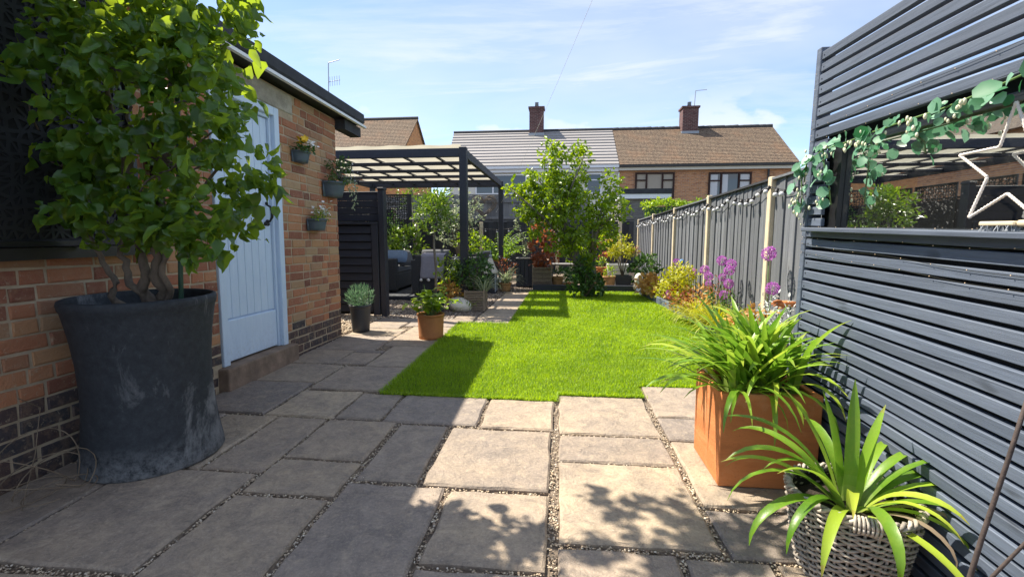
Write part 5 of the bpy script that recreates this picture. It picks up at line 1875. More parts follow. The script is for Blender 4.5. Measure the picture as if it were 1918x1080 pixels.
bush('flowering_plant', 'red tinged low plant behind the hydrangea', 'plant', (q.x, 6.75, .24), (.20, .16, .14), 300, .05, 'orange', 'oval', .6, 0, 4, seedv=33, clump=.07)
# rusty twig ball on its stake
b = at(867, 468, 7.6)
o = thing('twig_ball', 'ball of bent rusty twigs on a stake below the pergola post', 'ornament', (b.x, b.y, 0))
mb = MB()
r = random.Random(3)
for k in range(14):
    n1 = Vector((r.uniform(-1, 1), r.uniform(-1, 1), r.uniform(-1, 1))).normalized()
    a = n1.cross(Vector((.2, .9, .3))).normalized(); c2 = n1.cross(a)
    mb.tube([b + (a * math.cos(t_ * .42) + c2 * math.sin(t_ * .42)) * .115 for t_ in range(13)], .0055, 5)
mb.build('hoops', MT['dead'], o, world=True)
MB().tube([(b.x, b.y, -.02), (b.x, b.y, b.z - .10)], .008, 6).build('stake', MT['dead'], o, world=True)
MB().tube([at(843, 456, 7.5), at(880, 488, 7.6)], .007, 5).build('twig', MT['dead'], o, world=True)


def lantern(label, c, s, roofmat):
    o = thing('lantern', label, 'lantern', c)
    MB().box(-.10 * s, .10 * s, -.10 * s, .10 * s, 0, .03 * s).build('base', MT['frame_dark'], o)
    for x in (-1, 1):
        for y in (-1, 1):
            MB().box(x * .092 * s - .009 * s, x * .092 * s + .009 * s, y * .092 * s - .009 * s, y * .092 * s + .009 * s, .0305 * s, .33 * s).build('corner_bar', MT['grey_flash'], o)
    for k, (dx, dy) in enumerate(((0, -1), (1, 0), (0, 1), (-1, 0))):
        MB().box(-.08 * s if dy else dx * .09 * s - .002, .08 * s if dy else dx * .09 * s + .002, -.08 * s if dx else dy * .09 * s - .002, .08 * s if dx else dy * .09 * s + .002, .031 * s, .329 * s).build('pane', MT['win_glass'], o)
    rf = MB().lathe([(.155 * s, .331 * s), (.16 * s, .345 * s), (.10 * s, .44 * s), (.045 * s, .56 * s), (.03 * s, .58 * s), (.001, .585 * s)], 4)
    ro = rf.build('roof', MT[roofmat], o)
    ro.rotation_euler = (0, 0, math.pi / 4)
    mb = MB(); mb.sphere((0, 0, .61 * s), .03 * s, 8, 6); mb.tube([(0, 0, .63 * s), (0, 0, .70 * s)], .008 * s, 6)
    mb.build('finial', MT['grey_flash'], o, True)
    return o


MT['pale_roof'] = M_plain('pale_lantern_roof', (.60, .56, .50), .6, .1)
q = at(918, 500, 8.7)
lantern('tall garden lantern with pale pointed roof beside the path', (q.x, 8.75, 0), 1.15, 'pale_roof')
q = at(866, 540, 7.2)
lantern('small garden lantern half hidden in the leafy planting', (q.x - .08, 7.1, .24), .8, 'grey_flash')
for px, py, Y, rr, mt, lb in ((937, 528, 8.55, .095, 'pale_metal', 'polished silver ball beside the path'), (906, 530, 8.3, .10, 'iron', 'dark glossy ball left of the silver ball'), (930, 521, 9.1, .075, 'stone_white', 'small pale cobble behind the silver ball'), (919, 536, 8.2, .07, 'bark_grey', 'small grey cobble in front of the dark ball')):
    q = on_ground(px, py + 8)
    mb = MB(); mb.sphere((0, 0, 0), rr, 20, 12, jit=0 if 'ball' in lb.split()[2:4] or 'ball' in lb.split()[:3] else .06)
    o = mb.build('garden_ball' if 'ball beside' in lb or 'glossy ball' in lb else 'cobble', MT[mt], None, True)
    o.location = (q.x, q.y, rr * .93)
    tag(o, lb, 'ball' if 'glossy' in lb or 'polished' in lb else 'stone')
q = at(946, 512, 9.0)
pot('small_pot', 'small brown pot with striped grass beyond the silver ball', (q.x, 9.05, 0), .12, .09, .17, 'terracotta_pale')
grass_clump('striped_grass', 'pale striped grass arching from the small brown pot', (q.x, 9.05, .15), 110, (.28, .50), (.010, .018), 'shrub_pale', 12, rad=.07, el=(.45, 1.4))
q = at(947, 482, 9.5)
o = bush('flowering_plant', 'dark plant with tiny white flowers behind the striped grass', 'plant', (q.x, 9.6, .42), (.22, .18, .22), 260, .045, 'red', 'lance', .45, 0, 6, seedv=36)
mb = MB(); flower_heads(mb, [(q.x + gr.uniform(-.2, .2), 9.5 + gr.uniform(-.1, .1), .50 + gr.uniform(-.1, .25)) for _ in range(26)], .018, gr, 5)
mb.build('white_blooms', MT['petal_white'], o, world=True)
# ================================================================== FAR END OF THE GARDEN
# dark box planter with trained climber
p0, p1 = at(968, 483, 9.75), at(1005, 527, 9.75)
bx = thing('box_planter', 'tall black timber box planter with trained climber at the lawn end', 'planter', ((p0.x + p1.x) / 2, 9.9, 0))
w = p1.x - p0.x
nb = 5
for k in range(nb):
    xa = -w / 2 + w * k / nb
    bevel(MB().box(xa + .002, xa + w / nb - .002, -.17, -.15, .02, p0.z - .02).build('board', MT['frame_dark_z'], bx), .003)
for s_ in (-1, 1):
    MB().box(s_ * w / 2 - .012, s_ * w / 2 + .012, -.148, .15, .02, p0.z - .02).build('side_panel', MT['frame_dark_z'], bx)
MB().box(-w / 2, w / 2, .151, .17, .02, p0.z - .02).build('rear_panel', MT['frame_dark_z'], bx)
mb = MB()
z = p0.z - .02
mb.box(-w / 2 - .02, w / 2 + .02, -.19, -.13, z, z + .022); mb.box(-w / 2 - .02, w / 2 + .02, .13, .19, z, z + .022)
mb.box(-w / 2 - .02, -w / 2 + .04, -.129, .129, z, z + .022); mb.box(w / 2 - .04, w / 2 + .02, -.129, .129, z, z + .022)
mb.build('rim', MT['fence_old_x'], bx)
MB().box(-w / 2 + .015, w / 2 - .015, -.146, .146, .05, z - .015).build('soil', MT['soil'], bx)
o = thing('trained_climber', 'pale variegated climber trained as a heart above the black box planter', 'plant', ((p0.x + p1.x) / 2, 9.9, z - .02))
hp = [(985, 478), (984, 460), (978, 443), (970, 428), (967, 415), (973, 405), (984, 402), (990, 410)]
hp2 = [(985, 478), (988, 458), (997, 445), (1004, 430), (1003, 418), (996, 408)]
mb = MB(); P = []; D = []
gr2 = random.Random(77)
for line in (hp, hp2):
    pts = [at(a, b_, 9.9) for a, b_ in line]
    mb.tube(pts, .008, 5)
    for a, b_ in zip(pts[:-1], pts[1:]):
        for k in range(34):
            P.append(a.lerp(b_, gr2.random()) + Vector((gr2.gauss(0, .03), gr2.gauss(0, .04), gr2.gauss(0, .03)))); D.append((gr2.uniform(-1, 1), gr2.uniform(-1, 1), gr2.uniform(-.4, 1)))
mb.build('stems', MT['bark'], o, world=True)
leaf_mesh('foliage', MT['shrub_pale'], [tuple(p) for p in P], D, np.full(len(P), .045), 'oval', .7, parent=o, seedv=9)

p0, p1 = at(998, 505, 9.45), at(1032, 540, 9.45)
wicker_box('wicker_basket', 'tall square brown wicker basket at the left end of the rear bed', ((p0.x + p1.x) / 2, 9.60, .03), p1.x - p0.x, .32, .42, 'wicker_brown', 14, 9, handles=True)
bush('copper_shrub', 'copper red leaved shrub growing in the brown wicker basket', 'shrub', ((p0.x + p1.x) / 2 + .02, 9.62, .85), (.27, .24, .48), 620, .075, 'red', 'broad', .8, .42, 7, seedv=41, clump=.11, per=8)

rows = [('weathered cream terracotta pot next to the wicker basket', 1033, 1055, 518, 539, 'terracotta_pale'),
        ('low terracotta bowl left of the shrub at the tree foot', 1055, 1076, 530, 539, 'terracotta'),
        ('orange terracotta pot behind the shrub at the tree foot', 1117, 1138, 500, 518, 'terracotta'),
        ('large weathered terracotta pot right of the tree foot', 1130, 1153, 517, 541, 'terracotta_pale')]
for k, (lb, xa, xb, ya, yb, mt) in enumerate(rows):
    Yd = 9.55 if k != 2 else 10.3
    a, b_ = at(xa, ya, Yd), at(xb, yb, Yd)
    rr = (b_.x - a.x) / 2
    base = max(.035, b_.z) if k != 2 else .20
    if k == 2:
        tag(bevel(MB().box((a.x + b_.x) / 2 - .2, (a.x + b_.x) / 2 + .2, Yd - .18, Yd + .2, .03, .20).build('plinth', MT['step']), .01), 'stone plinth under the orange terracotta pot', 'plinth')
    pot('terracotta_pot', lb, ((a.x + b_.x) / 2, Yd + .05, base), rr, rr * .8, a.z - base, mt, .012, 24)
    bush(['sedum_plant', 'daisy_plant', 'herb_plant', 'sedum_plant'][k], ['dull green sedum in the weathered cream terracotta pot', 'pale daisy plant in the low terracotta bowl', 'green herb in the orange terracotta pot', 'pale green succulent in the large weathered terracotta pot'][k],
         'plant', ((a.x + b_.x) / 2, Yd + .05, a.z + (.09 if k != 1 else .14)), (rr * 1.05, rr, .10 if k != 1 else .20), 150 if k != 1 else 300, .045, ['shrub', 'shrub_pale', 'pear', 'lime'][k], 'oval', .6, a.z - .03, 3, seedv=50 + k, clump=.05, per=7)
# timber bench board and box
p0, p1 = at(1026, 498, 10.4), at(1082, 502, 10.4)
tb = thing('garden_bench', 'low weathered timber bench behind the pots left of the tree', 'bench', ((p0.x + p1.x) / 2, 10.5, 0))
bevel(MB().box(p0.x, p1.x, 10.38, 10.70, .42, .46).build('seat', MT['fence_old_x'], tb, world=True), .004)
for x in (p0.x + .08, p1.x - .08):
    MB().box(x - .04, x + .04, 10.42, 10.66, .03, .419).build('leg', MT['fence_old'], tb, world=True)
p0, p1 = at(1139, 496, 10.2), at(1176, 522, 10.2)
cb = thing('white_crate', 'white painted wooden crate under the golden acer', 'crate', ((p0.x + p1.x) / 2, 10.3, .03))
for k in range(3):
    zz_ = .03 + k * .148
    bevel(MB().box(p0.x, p1.x, 10.16, 10.18, zz_ + .003, zz_ + .143).build('slat', MT['white'], cb, world=True), .003)
for x in (p0.x, p1.x):
    MB().box(x - .012, x + .012, 10.181, 10.46, .03, .474).build('side_panel', MT['white'], cb, world=True)
MB().box(p0.x + .013, p1.x - .013, 10.441, 10.46, .03, .474).build('rear_panel', MT['white'], cb, world=True)
MB().box(p0.x + .013, p1.x - .013, 10.182, 10.44, .03, .40).build('soil', MT['soil'], cb, world=True)
p0, p1 = at(1153, 520, 9.55), at(1183, 541, 9.55)
sp = thing('square_pot', 'black square pot holding the golden acer', 'plant pot', ((p0.x + p1.x) / 2, 9.72, .035))
w = (p1.x - p0.x) / 2
mb = MB()
mb.add([(-w * .85, -w * .85, 0), (w * .85, -w * .85, 0), (w * .85, w * .85, 0), (-w * .85, w * .85, 0), (-w, -w, .24), (w, -w, .24), (w, w, .24), (-w, w, .24), (-w + .015, -w + .015, .24), (w - .015, -w + .015, .24), (w - .015, w - .015, .24), (-w + .015, w - .015, .24),
        (-w + .02, -w + .02, .20), (w - .02, -w + .02, .20), (w - .02, w - .02, .20), (-w + .02, w - .02, .20)],
       [(0, 1, 5, 4), (1, 2, 6, 5), (2, 3, 7, 6), (3, 0, 4, 7), (4, 5, 9, 8), (5, 6, 10, 9), (6, 7, 11, 10), (7, 4, 8, 11), (8, 9, 13, 12), (9, 10, 14, 13), (10, 11, 15, 14), (11, 8, 12, 15), (3, 2, 1, 0)])
mb.build('body', MT['grey_pot'], sp)
MB().box(-w + .021, w - .021, -w + .021, w - .021, .15, .205).build('soil', MT['soil'], sp)
c = at(1168, 466, 9.7)
ac = thing('golden_acer', 'small golden leaved acer with spreading head in the black square pot', 'tree', (sp.location.x, 9.72, .22))
b0 = Vector((sp.location.x, 9.72, .22))
for k, (px, py) in enumerate(((1142, 470), (1152, 465), (1168, 460), (1185, 468))):
    e = at(px, py, 9.72)
    MB().tube([b0, b0.lerp(e, .35) + Vector((0, 0, .12)), e], [.012, .010, .005], 6).build('limb', MT['bark'], ac, True, world=True)
g = np.random.default_rng(51)
P, D = clumped(900, [(tuple(at(1165, 458, 9.7)), (.30, .26, .16)), (tuple(at(1165, 470, 9.7)), (.32, .28, .12)), (tuple(at(1150, 475, 9.7)), (.14, .2, .08))], g, .07, 8, .5)
leaf_mesh('crown', MT['gold'], P, D, g.uniform(.04, .075, len(P)), 'lance', .42, .2, .5, 0, .5, 1, ac, 6)
P, D = blob_points(45, at(1190, 470, 9.7), (.08, .1, .06), g)
leaf_mesh('red_leaf_tips', MT['red'], P, D, np.full(45, .06), 'lance', .42, parent=ac, seedv=2)
q = at(1140, 470, 10.6)
bush('copper_shrub', 'grey purple shrub behind the golden acer', 'shrub', (q.x, 10.7, .78), (.28, .22, .22), 260, .06, 'red', 'oval', .6, .03, 7, seedv=54)
q = at(1200, 515, 9.0)
bush('dark_shrub', 'dark glossy shrub between the golden acer and the yellow bush', 'shrub', (1.72, 9.6, .40), (.26, .3, .30), 520, .07, 'shrub', 'broad', .7, .08, 5, seedv=55)
q = on_ground(1190, 538, .12)
mb = MB(); mb.sphere((0, 0, 0), .10, 14, 9, jit=.05)
o = mb.build('cobble', MT['stone_white'], None, True); o.location = (1.52, 9.05, .26); o.scale = (.8, .8, 1.2)
tag(o, 'upright pale cobble in the border below the dark glossy shrub', 'stone')
cst = thing('cobble_plinth', 'rough stone propping the upright cobble in the border', 'stone', (1.55, 9.12, .07))
mb = MB(); mb.sphere((0, 0, .04), .12, 10, 6, jit=.12); mb.build('stone', MT['bark_grey'], cst)

# ------------------------------------------------------------------ pear tree
TX, TY = 0.40, 8.62
tr = thing('pear_tree', 'glossy green pear tree with dark leaning trunk at the end of the lawn', 'tree', (TX, TY, 0))
tk = [(0.52, TY + .02, -.02), (0.48, TY, .25), (0.36, TY, .55), (0.25, TY + .02, .85), (0.16, TY, 1.12), (0.02, TY, 1.42), (-.06, TY, 1.80)]
MB().tube(tk, [.13, .105, .088, .080, .07, .05, .03], 10).build('trunk', MT['bark_grey'], tr, True, world=True)
tk2 = [(0.55, TY + .05, -.02), (0.62, TY + .05, .4), (0.60, TY + .03, .8), (0.66, TY, 1.2), (0.78, TY, 1.65)]
MB().tube(tk2, [.08, .065, .055, .042, .02], 8).build('trunk', MT['bark_grey'], tr, True, world=True)
ends = [((0.25, TY + .02, .85), (955, 352)), ((.16, TY, 1.12), (1005, 330)), ((.02, TY, 1.42), (1040, 285)), ((.02, TY, 1.42), (1095, 290)), ((.25, TY, .85), (1075, 360)), ((.60, TY, .8), (1150, 350)), ((.60, TY, .8), (1110, 430)), ((.16, TY, 1.12), (985, 400)), ((.36, TY, .55), (1020, 430)), ((.66, TY, 1.2), (1165, 400))]
for k, (a, e) in enumerate(ends):
    ev = at(e[0], e[1], TY + (k % 3 - 1) * .25)
    a = Vector(a)
    MB().tube([a, a.lerp(ev, .5) + Vector((0, 0, .05)), ev], [.032, .02, .008], 6).build('limb', MT['bark_grey'], tr, True, world=True)
g = np.random.default_rng(61)
lob = []
for (px, py, rx, rz, dy) in ((1040, 290, 24, 32, 0), (1090, 305, 22, 34, .1), (1020, 330, 32, 32, -.1), (1060, 345, 38, 36, .1), (970, 350, 22, 14, 0), (1000, 365, 34, 24, .1), (1040, 385, 44, 36, -.15), (1085, 375, 36, 32, .05),
                             (1145, 350, 16, 34, 0), (1150, 395, 24, 30, .1), (1120, 400, 32, 28, -.1), (1125, 440, 36, 26, .1), (1080, 435, 32, 26, -.2), (1010, 440, 16, 16, 0), (1045, 455, 26, 14, -.15), (1085, 470, 34, 18, .1), (985, 395, 16, 20, 0), (1100, 490, 26, 12, 0), (1020, 405, 30, 20, .15)):
    c = at(px, py, TY + dy)
    k = TY / F_PX
    lob.append((tuple(c), (rx * k * .88, max(.20, rx * k * .75), rz * k * .90)))
P, D = clumped(8200, lob, g, .095, 11, .5)
D[:, 2] -= .25
leaf_mesh('crown', MT['pear'], P, D, g.uniform(.050, .092, len(P)), 'oval', .62, .3, .2, 0, .8, .8, tr, 7)
bush('evergreen_shrub', 'dark glossy evergreen shrub at the foot of the pear tree', 'shrub', (0.47, 8.35, .26), (.34, .28, .30), 1100, .07, 'shrub', 'oval', .6, 0, 6, seedv=62, clump=.07, per=9,
     lobes=[((.45, 8.33, .24), (.32, .26, .24)), ((.40, 8.4, .46), (.28, .24, .18)), ((.60, 8.35, .18), (.22, .2, .18))])

# ------------------------------------------------------------------ shrubs behind the pergola
q = at(932, 440, 11.6)
fe = thing('fern', 'bright yellow green fern in front of the black rear fence', 'fern', (q.x, 11.7, .05))
P, D, S = [], [], []
rr = random.Random(12)
ribs = MB()
for k in range(34):
    az = rr.uniform(0, 6.283); el_ = rr.uniform(.7, 1.45); L = rr.uniform(.8, 1.25)
    base = Vector((q.x, 11.7, .38)); pts = []
    for i in range(13):
        t_ = i / 12
        e = el_ - 1.1 * t_ ** 1.6
        if i: base = base + Vector((math.cos(az) * math.cos(e), math.sin(az) * math.cos(e), math.sin(e))) * (L / 12)
        pts.append(base.copy())
        if i > 1:
            sd = Vector((-math.sin(az), math.cos(az), 0))
            ln = .16 * (1 - t_) ** .7 + .025
            for s_ in (-1, 1):
                for kk in (0, .5):
                    P.append(tuple(base)); D.append(tuple(sd * s_ + Vector((math.cos(az) * .45, math.sin(az) * .45, -.15 + kk * .3)))); S.append(ln)
    ribs.tube(pts, .005, 4)
ribs.build('ribs', MT['stem'], fe, world=True)
leaf_mesh('fronds', MT['fern'], P, D, np.array(S), 'tiny', .34, .1, .2, 0, .3, 1, fe, 3)
bush('mixed_shrub', 'mid green bushy shrub left of the fern', 'shrub', (at(885, 455, 11.4).x, 11.5, .75), (.40, .35, .45), 800, .07, 'pear', 'oval', .6, 0, 6, seedv=71)
bush('laurel_shrub', 'broad leaved evergreen shrub below the rear fretwork panel', 'shrub', (at(752, 455, 9.9).x, 9.85, .82), (.50, .30, .42), 900, .11, 'bay', 'oval', .45, 0, 6, seedv=72, clump=.12)
bush('photinia', 'pale and pink leaved shrub behind the front pergola post', 'shrub', (at(862, 385, 12.2).x, 12.3, 1.75), (.75, .40, .60), 1100, .08, 'shrub_pale', 'oval', .5, 0, 7, seedv=73, clump=.14,
     lobes=[((at(855, 385, 12.2).x, 12.3, 1.75), (.62, .4, .55)), ((at(880, 395, 12.2).x, 12.3, 1.6), (.3, .3, .35)), ((at(848, 420, 12.2).x, 12.3, 1.2), (.5, .35, .4))])
o = bush('slender_tree', 'slender young tree with grey stem behind the seating', 'tree', (at(770, 345, 12.0).x, 12.1, 2.25), (.50, .40, .55), 900, .07, 'bay', 'lance', .45, 0, 0, seedv=74, clump=.12, stuffname='crown')
xx = at(772, 420, 12.0).x
MB().tube([(xx, 12.1, -.02), (xx + .03, 12.1, 1.0), (xx - .02, 12.1, 2.3)], [.04, .035, .015], 7).build('trunk', MT['bark_grey'], o, True, world=True)
bush('laurel_shrub', 'evergreen shrub by the left boundary fence beyond the pergola', 'shrub', (-4.3, 11.6, .9), (.5, .5, .7), 700, .10, 'shrub', 'oval', .5, 0, 6, seedv=75, clump=.12)

# hedge beyond the fence
h0, h1_ = at(1207, 385, 16), at(1345, 385, 16)
hd = thing('clipped_hedge', 'clipped bright green hedge beyond the garden fence', 'hedge', ((h0.x + h1_.x) / 2, 16.3, 0))
zt = at(1260, 380, 16).z
g = np.random.default_rng(81)
n = 5200
P = np.column_stack([g.uniform(h0.x, h1_.x + 3, n), g.uniform(15.9, 16.9, n), g.uniform(.8, zt, n)])
m = g.random(n) < .55
P[m, 2] = zt + g.normal(0, .05, m.sum()) + .05 * np.sin(P[m, 0] * 4)
m2 = ~m & (g.random(n) < .7)
P[m2, 1] = 15.9 + g.normal(0, .05, m2.sum())
D = g.normal(0, 1, (n, 3)); D[:, 2] += .8
leaf_mesh('foliage', MT['lime'], P, D, g.uniform(.06, .12, n), 'oval', .6, parent=hd, seedv=3)
MB().box(h0.x + .15, h1_.x + 2.9, 16.02, 16.8, 0, zt - .12).build('dense_core', MT['shrub'], hd, world=True)

# wire heart ornament on the neighbour's fence
c = at(907, 385, 14.4)
o = thing('wire_heart', 'wire heart wreath hanging on the weathered neighbour fence', 'ornament', (c.x, 14.42, c.z - .45))
mb = MB()
rr = random.Random(4)
for k in range(9):
    s = .62 + .05 * k
    pts = []
    for i in range(25):
        t_ = i / 24 * 6.283
        hx = 16 * math.sin(t_) ** 3 / 17; hzv = (13 * math.cos(t_) - 5 * math.cos(2 * t_) - 2 * math.cos(3 * t_) - math.cos(4 * t_)) / 17
        pts.append((c.x + hx * .42 * s + rr.uniform(-.02, .02), 14.42 + rr.uniform(-.02, .02), c.z + hzv * .42 * s + rr.uniform(-.02, .02)))
    mb.tube(pts, .007, 4)
mb.build('wire', MT['dead'], o, world=True)

# festoon lights along the right fence -------------------------------------
fl = thing('festoon_lights', 'string of round white bulbs draped along the top of the grey fence', 'string lights', (FX - .05, 8, 1.4))
cab = []
y = 3.9
i = 0
bulb = MB(); bulb.sphere((0, 0, -.055), .024, 10, 7)
bulb_m = bulb.mesh('bulb', MT['bulb'], True)
cap_m = MB().lathe([(.001, .012), (.015, .010), (.018, -.02), (.020, -.034), (.001, -.035)], 8).mesh('socket', MT['cable'], True)
while y < 12.8:
    ph = (y - 3.02) % 1.98 / 1.98
    z = fence_top(y) - .055 - .085 * math.sin(math.pi * ((ph * 2) % 1))
    cab.append((FX - .034, y, z))
    if i % 2 == 0:
        b_ = link_mesh('bulb', bulb_m, fl, Vector((FX - .042, y, z - .005)) - fl.location, (0, random.uniform(.2, .9), random.uniform(-.6, .6)))
        link_mesh('socket', cap_m, b_)
    i += 1
    y += .088
MB().tube(cab, .004, 5).build('cable', MT['cable'], fl, world=True)
fl2 = thing('festoon_lights', 'string of small white bulbs along the black rear fence', 'string lights', (-1.6, 13.1, 1.3))
cab = []
for i in range(40):
    x = -3.4 + i * .11
    z = 1.30 - .06 * math.sin(math.pi * ((i / 10) % 1))
    cab.append((x, 13.08, z))
    if i % 3 == 0:
        b_ = link_mesh('bulb', bulb_m, fl2, Vector((x, 13.075, z - .01)) - fl2.location)
        link_mesh('socket', cap_m, b_)
MB().tube(cab, .004, 5).build('cable', MT['cable'], fl2, world=True)

# ================================================================== FLOWER BORDER
bush('golden_shrub', 'yellow green rounded shrub in the border beside the fence', 'shrub', (1.80, 7.15, .42), (.30, .42, .30), 1900, .045, 'gold', 'oval', .6, .07, 6, seedv=91, clump=.06, per=9,
     lobes=[((1.80, 7.15, .42), (.24, .36, .24)), ((1.74, 6.9, .34), (.16, .2, .18)), ((1.80, 7.5, .34), (.18, .22, .18))])
bush('amber_heuchera', 'bronze leaved plants at the far end of the border edge', 'plant', (1.60, 8.30, .20), (.16, .42, .14), 420, .07, 'orange', 'broad', .85, .07, 4, seedv=92)
bush('bronze_fern', 'olive bronze ferny plant in front of the golden shrub', 'plant', (1.68, 7.75, .17), (.14, .35, .12), 360, .06, 'gold', 'lance', .35, .07, 4, seedv=93)
bush('copper_shrub', 'dark copper leaved plant under the golden shrub', 'plant', (1.74, 6.75, .20), (.14, .38, .14), 460, .05, 'red', 'oval', .6, .07, 4, seedv=94)
grass_clump('golden_grass', 'golden yellow grass mound spilling over the border edging', (1.74, 6.05, .08), 190, (.26, .48), (.008, .014), 'gold', 95, rad=.14, el=(.3, 1.2))
bush('amber_heuchera', 'amber leaved plant above the golden grass', 'plant', (1.88, 6.35, .24), (.14, .30, .12), 300, .055, 'orange', 'lance', .5, .07, 4, seedv=96)
grass_clump('golden_grass', 'second golden grass mound nearer the terracotta planter', (1.78, 5.35, .08), 210, (.28, .50), (.008, .014), 'gold', 97, rad=.15, el=(.3, 1.2))
bush('astilbe', 'green and red tipped plant by the second fence post', 'plant', (1.90, 5.55, .26), (.14, .30, .18), 330, .05, 'shrub', 'lance', .45, .07, 5, seedv=98)
bush('red_spire_plant', 'red flowered spires between the alliums and the fence', 'plant', (1.96, 5.9, .36), (.07, .25, .22), 220, .03, 'red', 'tiny', .5, .07, 7, seedv=99, stem_mat='dead')
bush('amber_heuchera', 'orange leaved plant behind the strappy agapanthus', 'plant', (1.86, 4.75, .20), (.14, .34, .12), 380, .05, 'orange', 'broad', .8, .07, 4, seedv=100)
bush('silver_bush', 'silvery white leaved bush at the end of the slatted screen', 'plant', (1.80, 3.95, .34), (.16, .2, .22), 520, .035, 'silver_leaf', 'lance', .4, .07, 6, seedv=101)
bush('low_groundcover', 'green ground cover along the foot of the fence', 'plant', (1.95, 5.1, .15), (.12, .55, .08), 300, .05, 'shrub', 'oval', .6, .07, 0, seedv=102)

allium_m = []
for q in range(3):
    gg = np.random.default_rng(q + 5)
    T, F3 = leaf_template('tiny')
    d = gg.normal(size=(360, 3)); d /= np.linalg.norm(d, axis=1, keepdims=True)
    p = d * gg.uniform(.80, 1.0, (360, 1))
    A_, B_, C_ = leaf_axes(p, d + gg.normal(0, .5, d.shape), gg, 1, 0)
    L = leaf_verts(T, np.full(360, .24), .7, .3, 0, 0, gg)
    W = p[:, None] * .8 + L[..., 0:1] * A_[:, None] + L[..., 1:2] * B_[:, None] + L[..., 2:3] * C_[:, None]
    me_o = np_mesh('flower_head', W.reshape(-1, 3), (F3[None] + (np.arange(360) * len(T))[:, None, None]).reshape(-1, 3), MT['allium'], np.repeat(gg.random(360), len(F3)))
    allium_m.append(me_o.data)
    bpy.data.objects.remove(me_o)
ALL = [(1440, 475, 1.95, .060, 'tallest purple allium nearest the slatted screen'), (1447, 540, 1.93, .052, 'faded purple allium just below the tallest one'), (1352, 488, 1.92, .052, 'pale purple allium at the left of the upper middle pair'),
       (1370, 494, 1.95, .050, 'pale purple allium at the right of the upper middle pair'), (1366, 506, 1.90, .050, 'mauve allium tucked under the upper middle pair'), (1320, 505, 1.94, .056, 'vivid magenta allium in front of the second fence post'),
       (1327, 517, 1.92, .050, 'dusky pink allium under the vivid magenta one'), (1296, 509, 1.96, .056, 'bright magenta allium alone left of the second post'), (1353, 519, 1.94, .042, 'small mauve allium left of centre below the upper pair'),
       (1365, 531, 1.90, .050, 'mauve allium low in the middle group'), (1265, 530, 1.74, .062, 'purple allium in front of the golden shrub, upper one'), (1256, 549, 1.68, .062, 'purple allium low in front of the golden shrub'),
       (1268, 491, 1.98, .058, 'reddish purple allium beside the blue ball stake'), (1273, 507, 1.97, .052, 'faded purple allium below the blue ball stake'), (1327, 531, 1.95, .036, 'tiny mauve allium low beside the second post'), (1356, 552, 1.88, .046, 'faded grey pink allium lowest in the middle group')]
rr = random.Random(33)
for k, (px, py, X0, rad, lb) in enumerate(ALL):
    d = _fw + _rt * ((px - CX) / F_PX) - _up * ((py - CY) / F_PX)
    c = Vector((0, 0, CAM_H)) + d * (X0 / d.x)
    bs = Vector((min(2.02, c.x + rr.uniform(-.05, .08)), c.y + rr.uniform(-.10, .12), .07))
    o = thing('allium', lb, 'flower', bs, 'purple alliums along the fence')
    h = link_mesh('flower_head', allium_m[k % 3], o, c - bs, (rr.uniform(0, 3), rr.uniform(0, 3), rr.uniform(0, 3)))
    h.scale = (rad * 1.28, rad * 1.28, rad * 1.2)
    MB().tube([bs, bs.lerp(c, .5) + Vector((rr.uniform(-.02, .02), rr.uniform(-.02, .02), 0)), c], [.006, .005, .004], 6).build('stalk', MT['stem'], o, True, world=True)
d = _fw + _rt * ((1277 - CX) / F_PX) - _up * ((490 - CY) / F_PX)
c = Vector((0, 0, CAM_H)) + d * (1.96 / d.x)
o = thing('ball_stake', 'glossy blue ceramic ball on a thin stake among the alliums', 'ornament', (c.x, c.y, .07))
mb = MB(); mb.sphere(tuple(c), .043, 14, 10); mb.build('ball', MT['glaze_blue'], o, True, world=True)
MB().tube([(c.x, c.y, .0), (c.x, c.y, c.z - .03)], .006, 6).build('stake', MT['iron'], o, world=True)
# terracotta hand ornament peeping round the screen end
c = at(1462, 568, 3.9)
o = thing('clay_hand', 'orange clay hand ornament peeping out beside the slatted screen end', 'ornament', (c.x + .06, 3.9, .07))
mb = MB()
mb.tube([c + Vector((.14, 0, -.01)), c + Vector((.06, 0, .0)), c + Vector((.01, 0, -.005)), c + Vector((-.02, 0, -.01))], [.020, .026, .028, .016], 8)
mb.build('palm', MT['terracotta_orange'], o, True, world=True)
for k in range(4):
    b_ = c + Vector((.0, -.012 + .008 * k, .022 - .013 * k))
    ln = (.065, .075, .07, .05)[k]
    MB().tube([b_, b_ + Vector((-ln * .5, -.002, .004)), b_ + Vector((-ln, -.002, -.008))], [.008, .0075, .005], 6).build('finger', MT['terracotta_orange'], o, True, world=True)
MB().tube([c + Vector((.03, -.01, -.02)), c + Vector((.0, -.03, -.035)), c + Vector((-.03, -.035, -.034))], [.009, .008, .006], 6).build('thumb', MT['terracotta_orange'], o, True, world=True)
MB().tube([c + Vector((.13, 0, -.02)), (c.x + .13, 3.9, .05)], .008, 6).build('stake', MT['iron'], o, world=True)

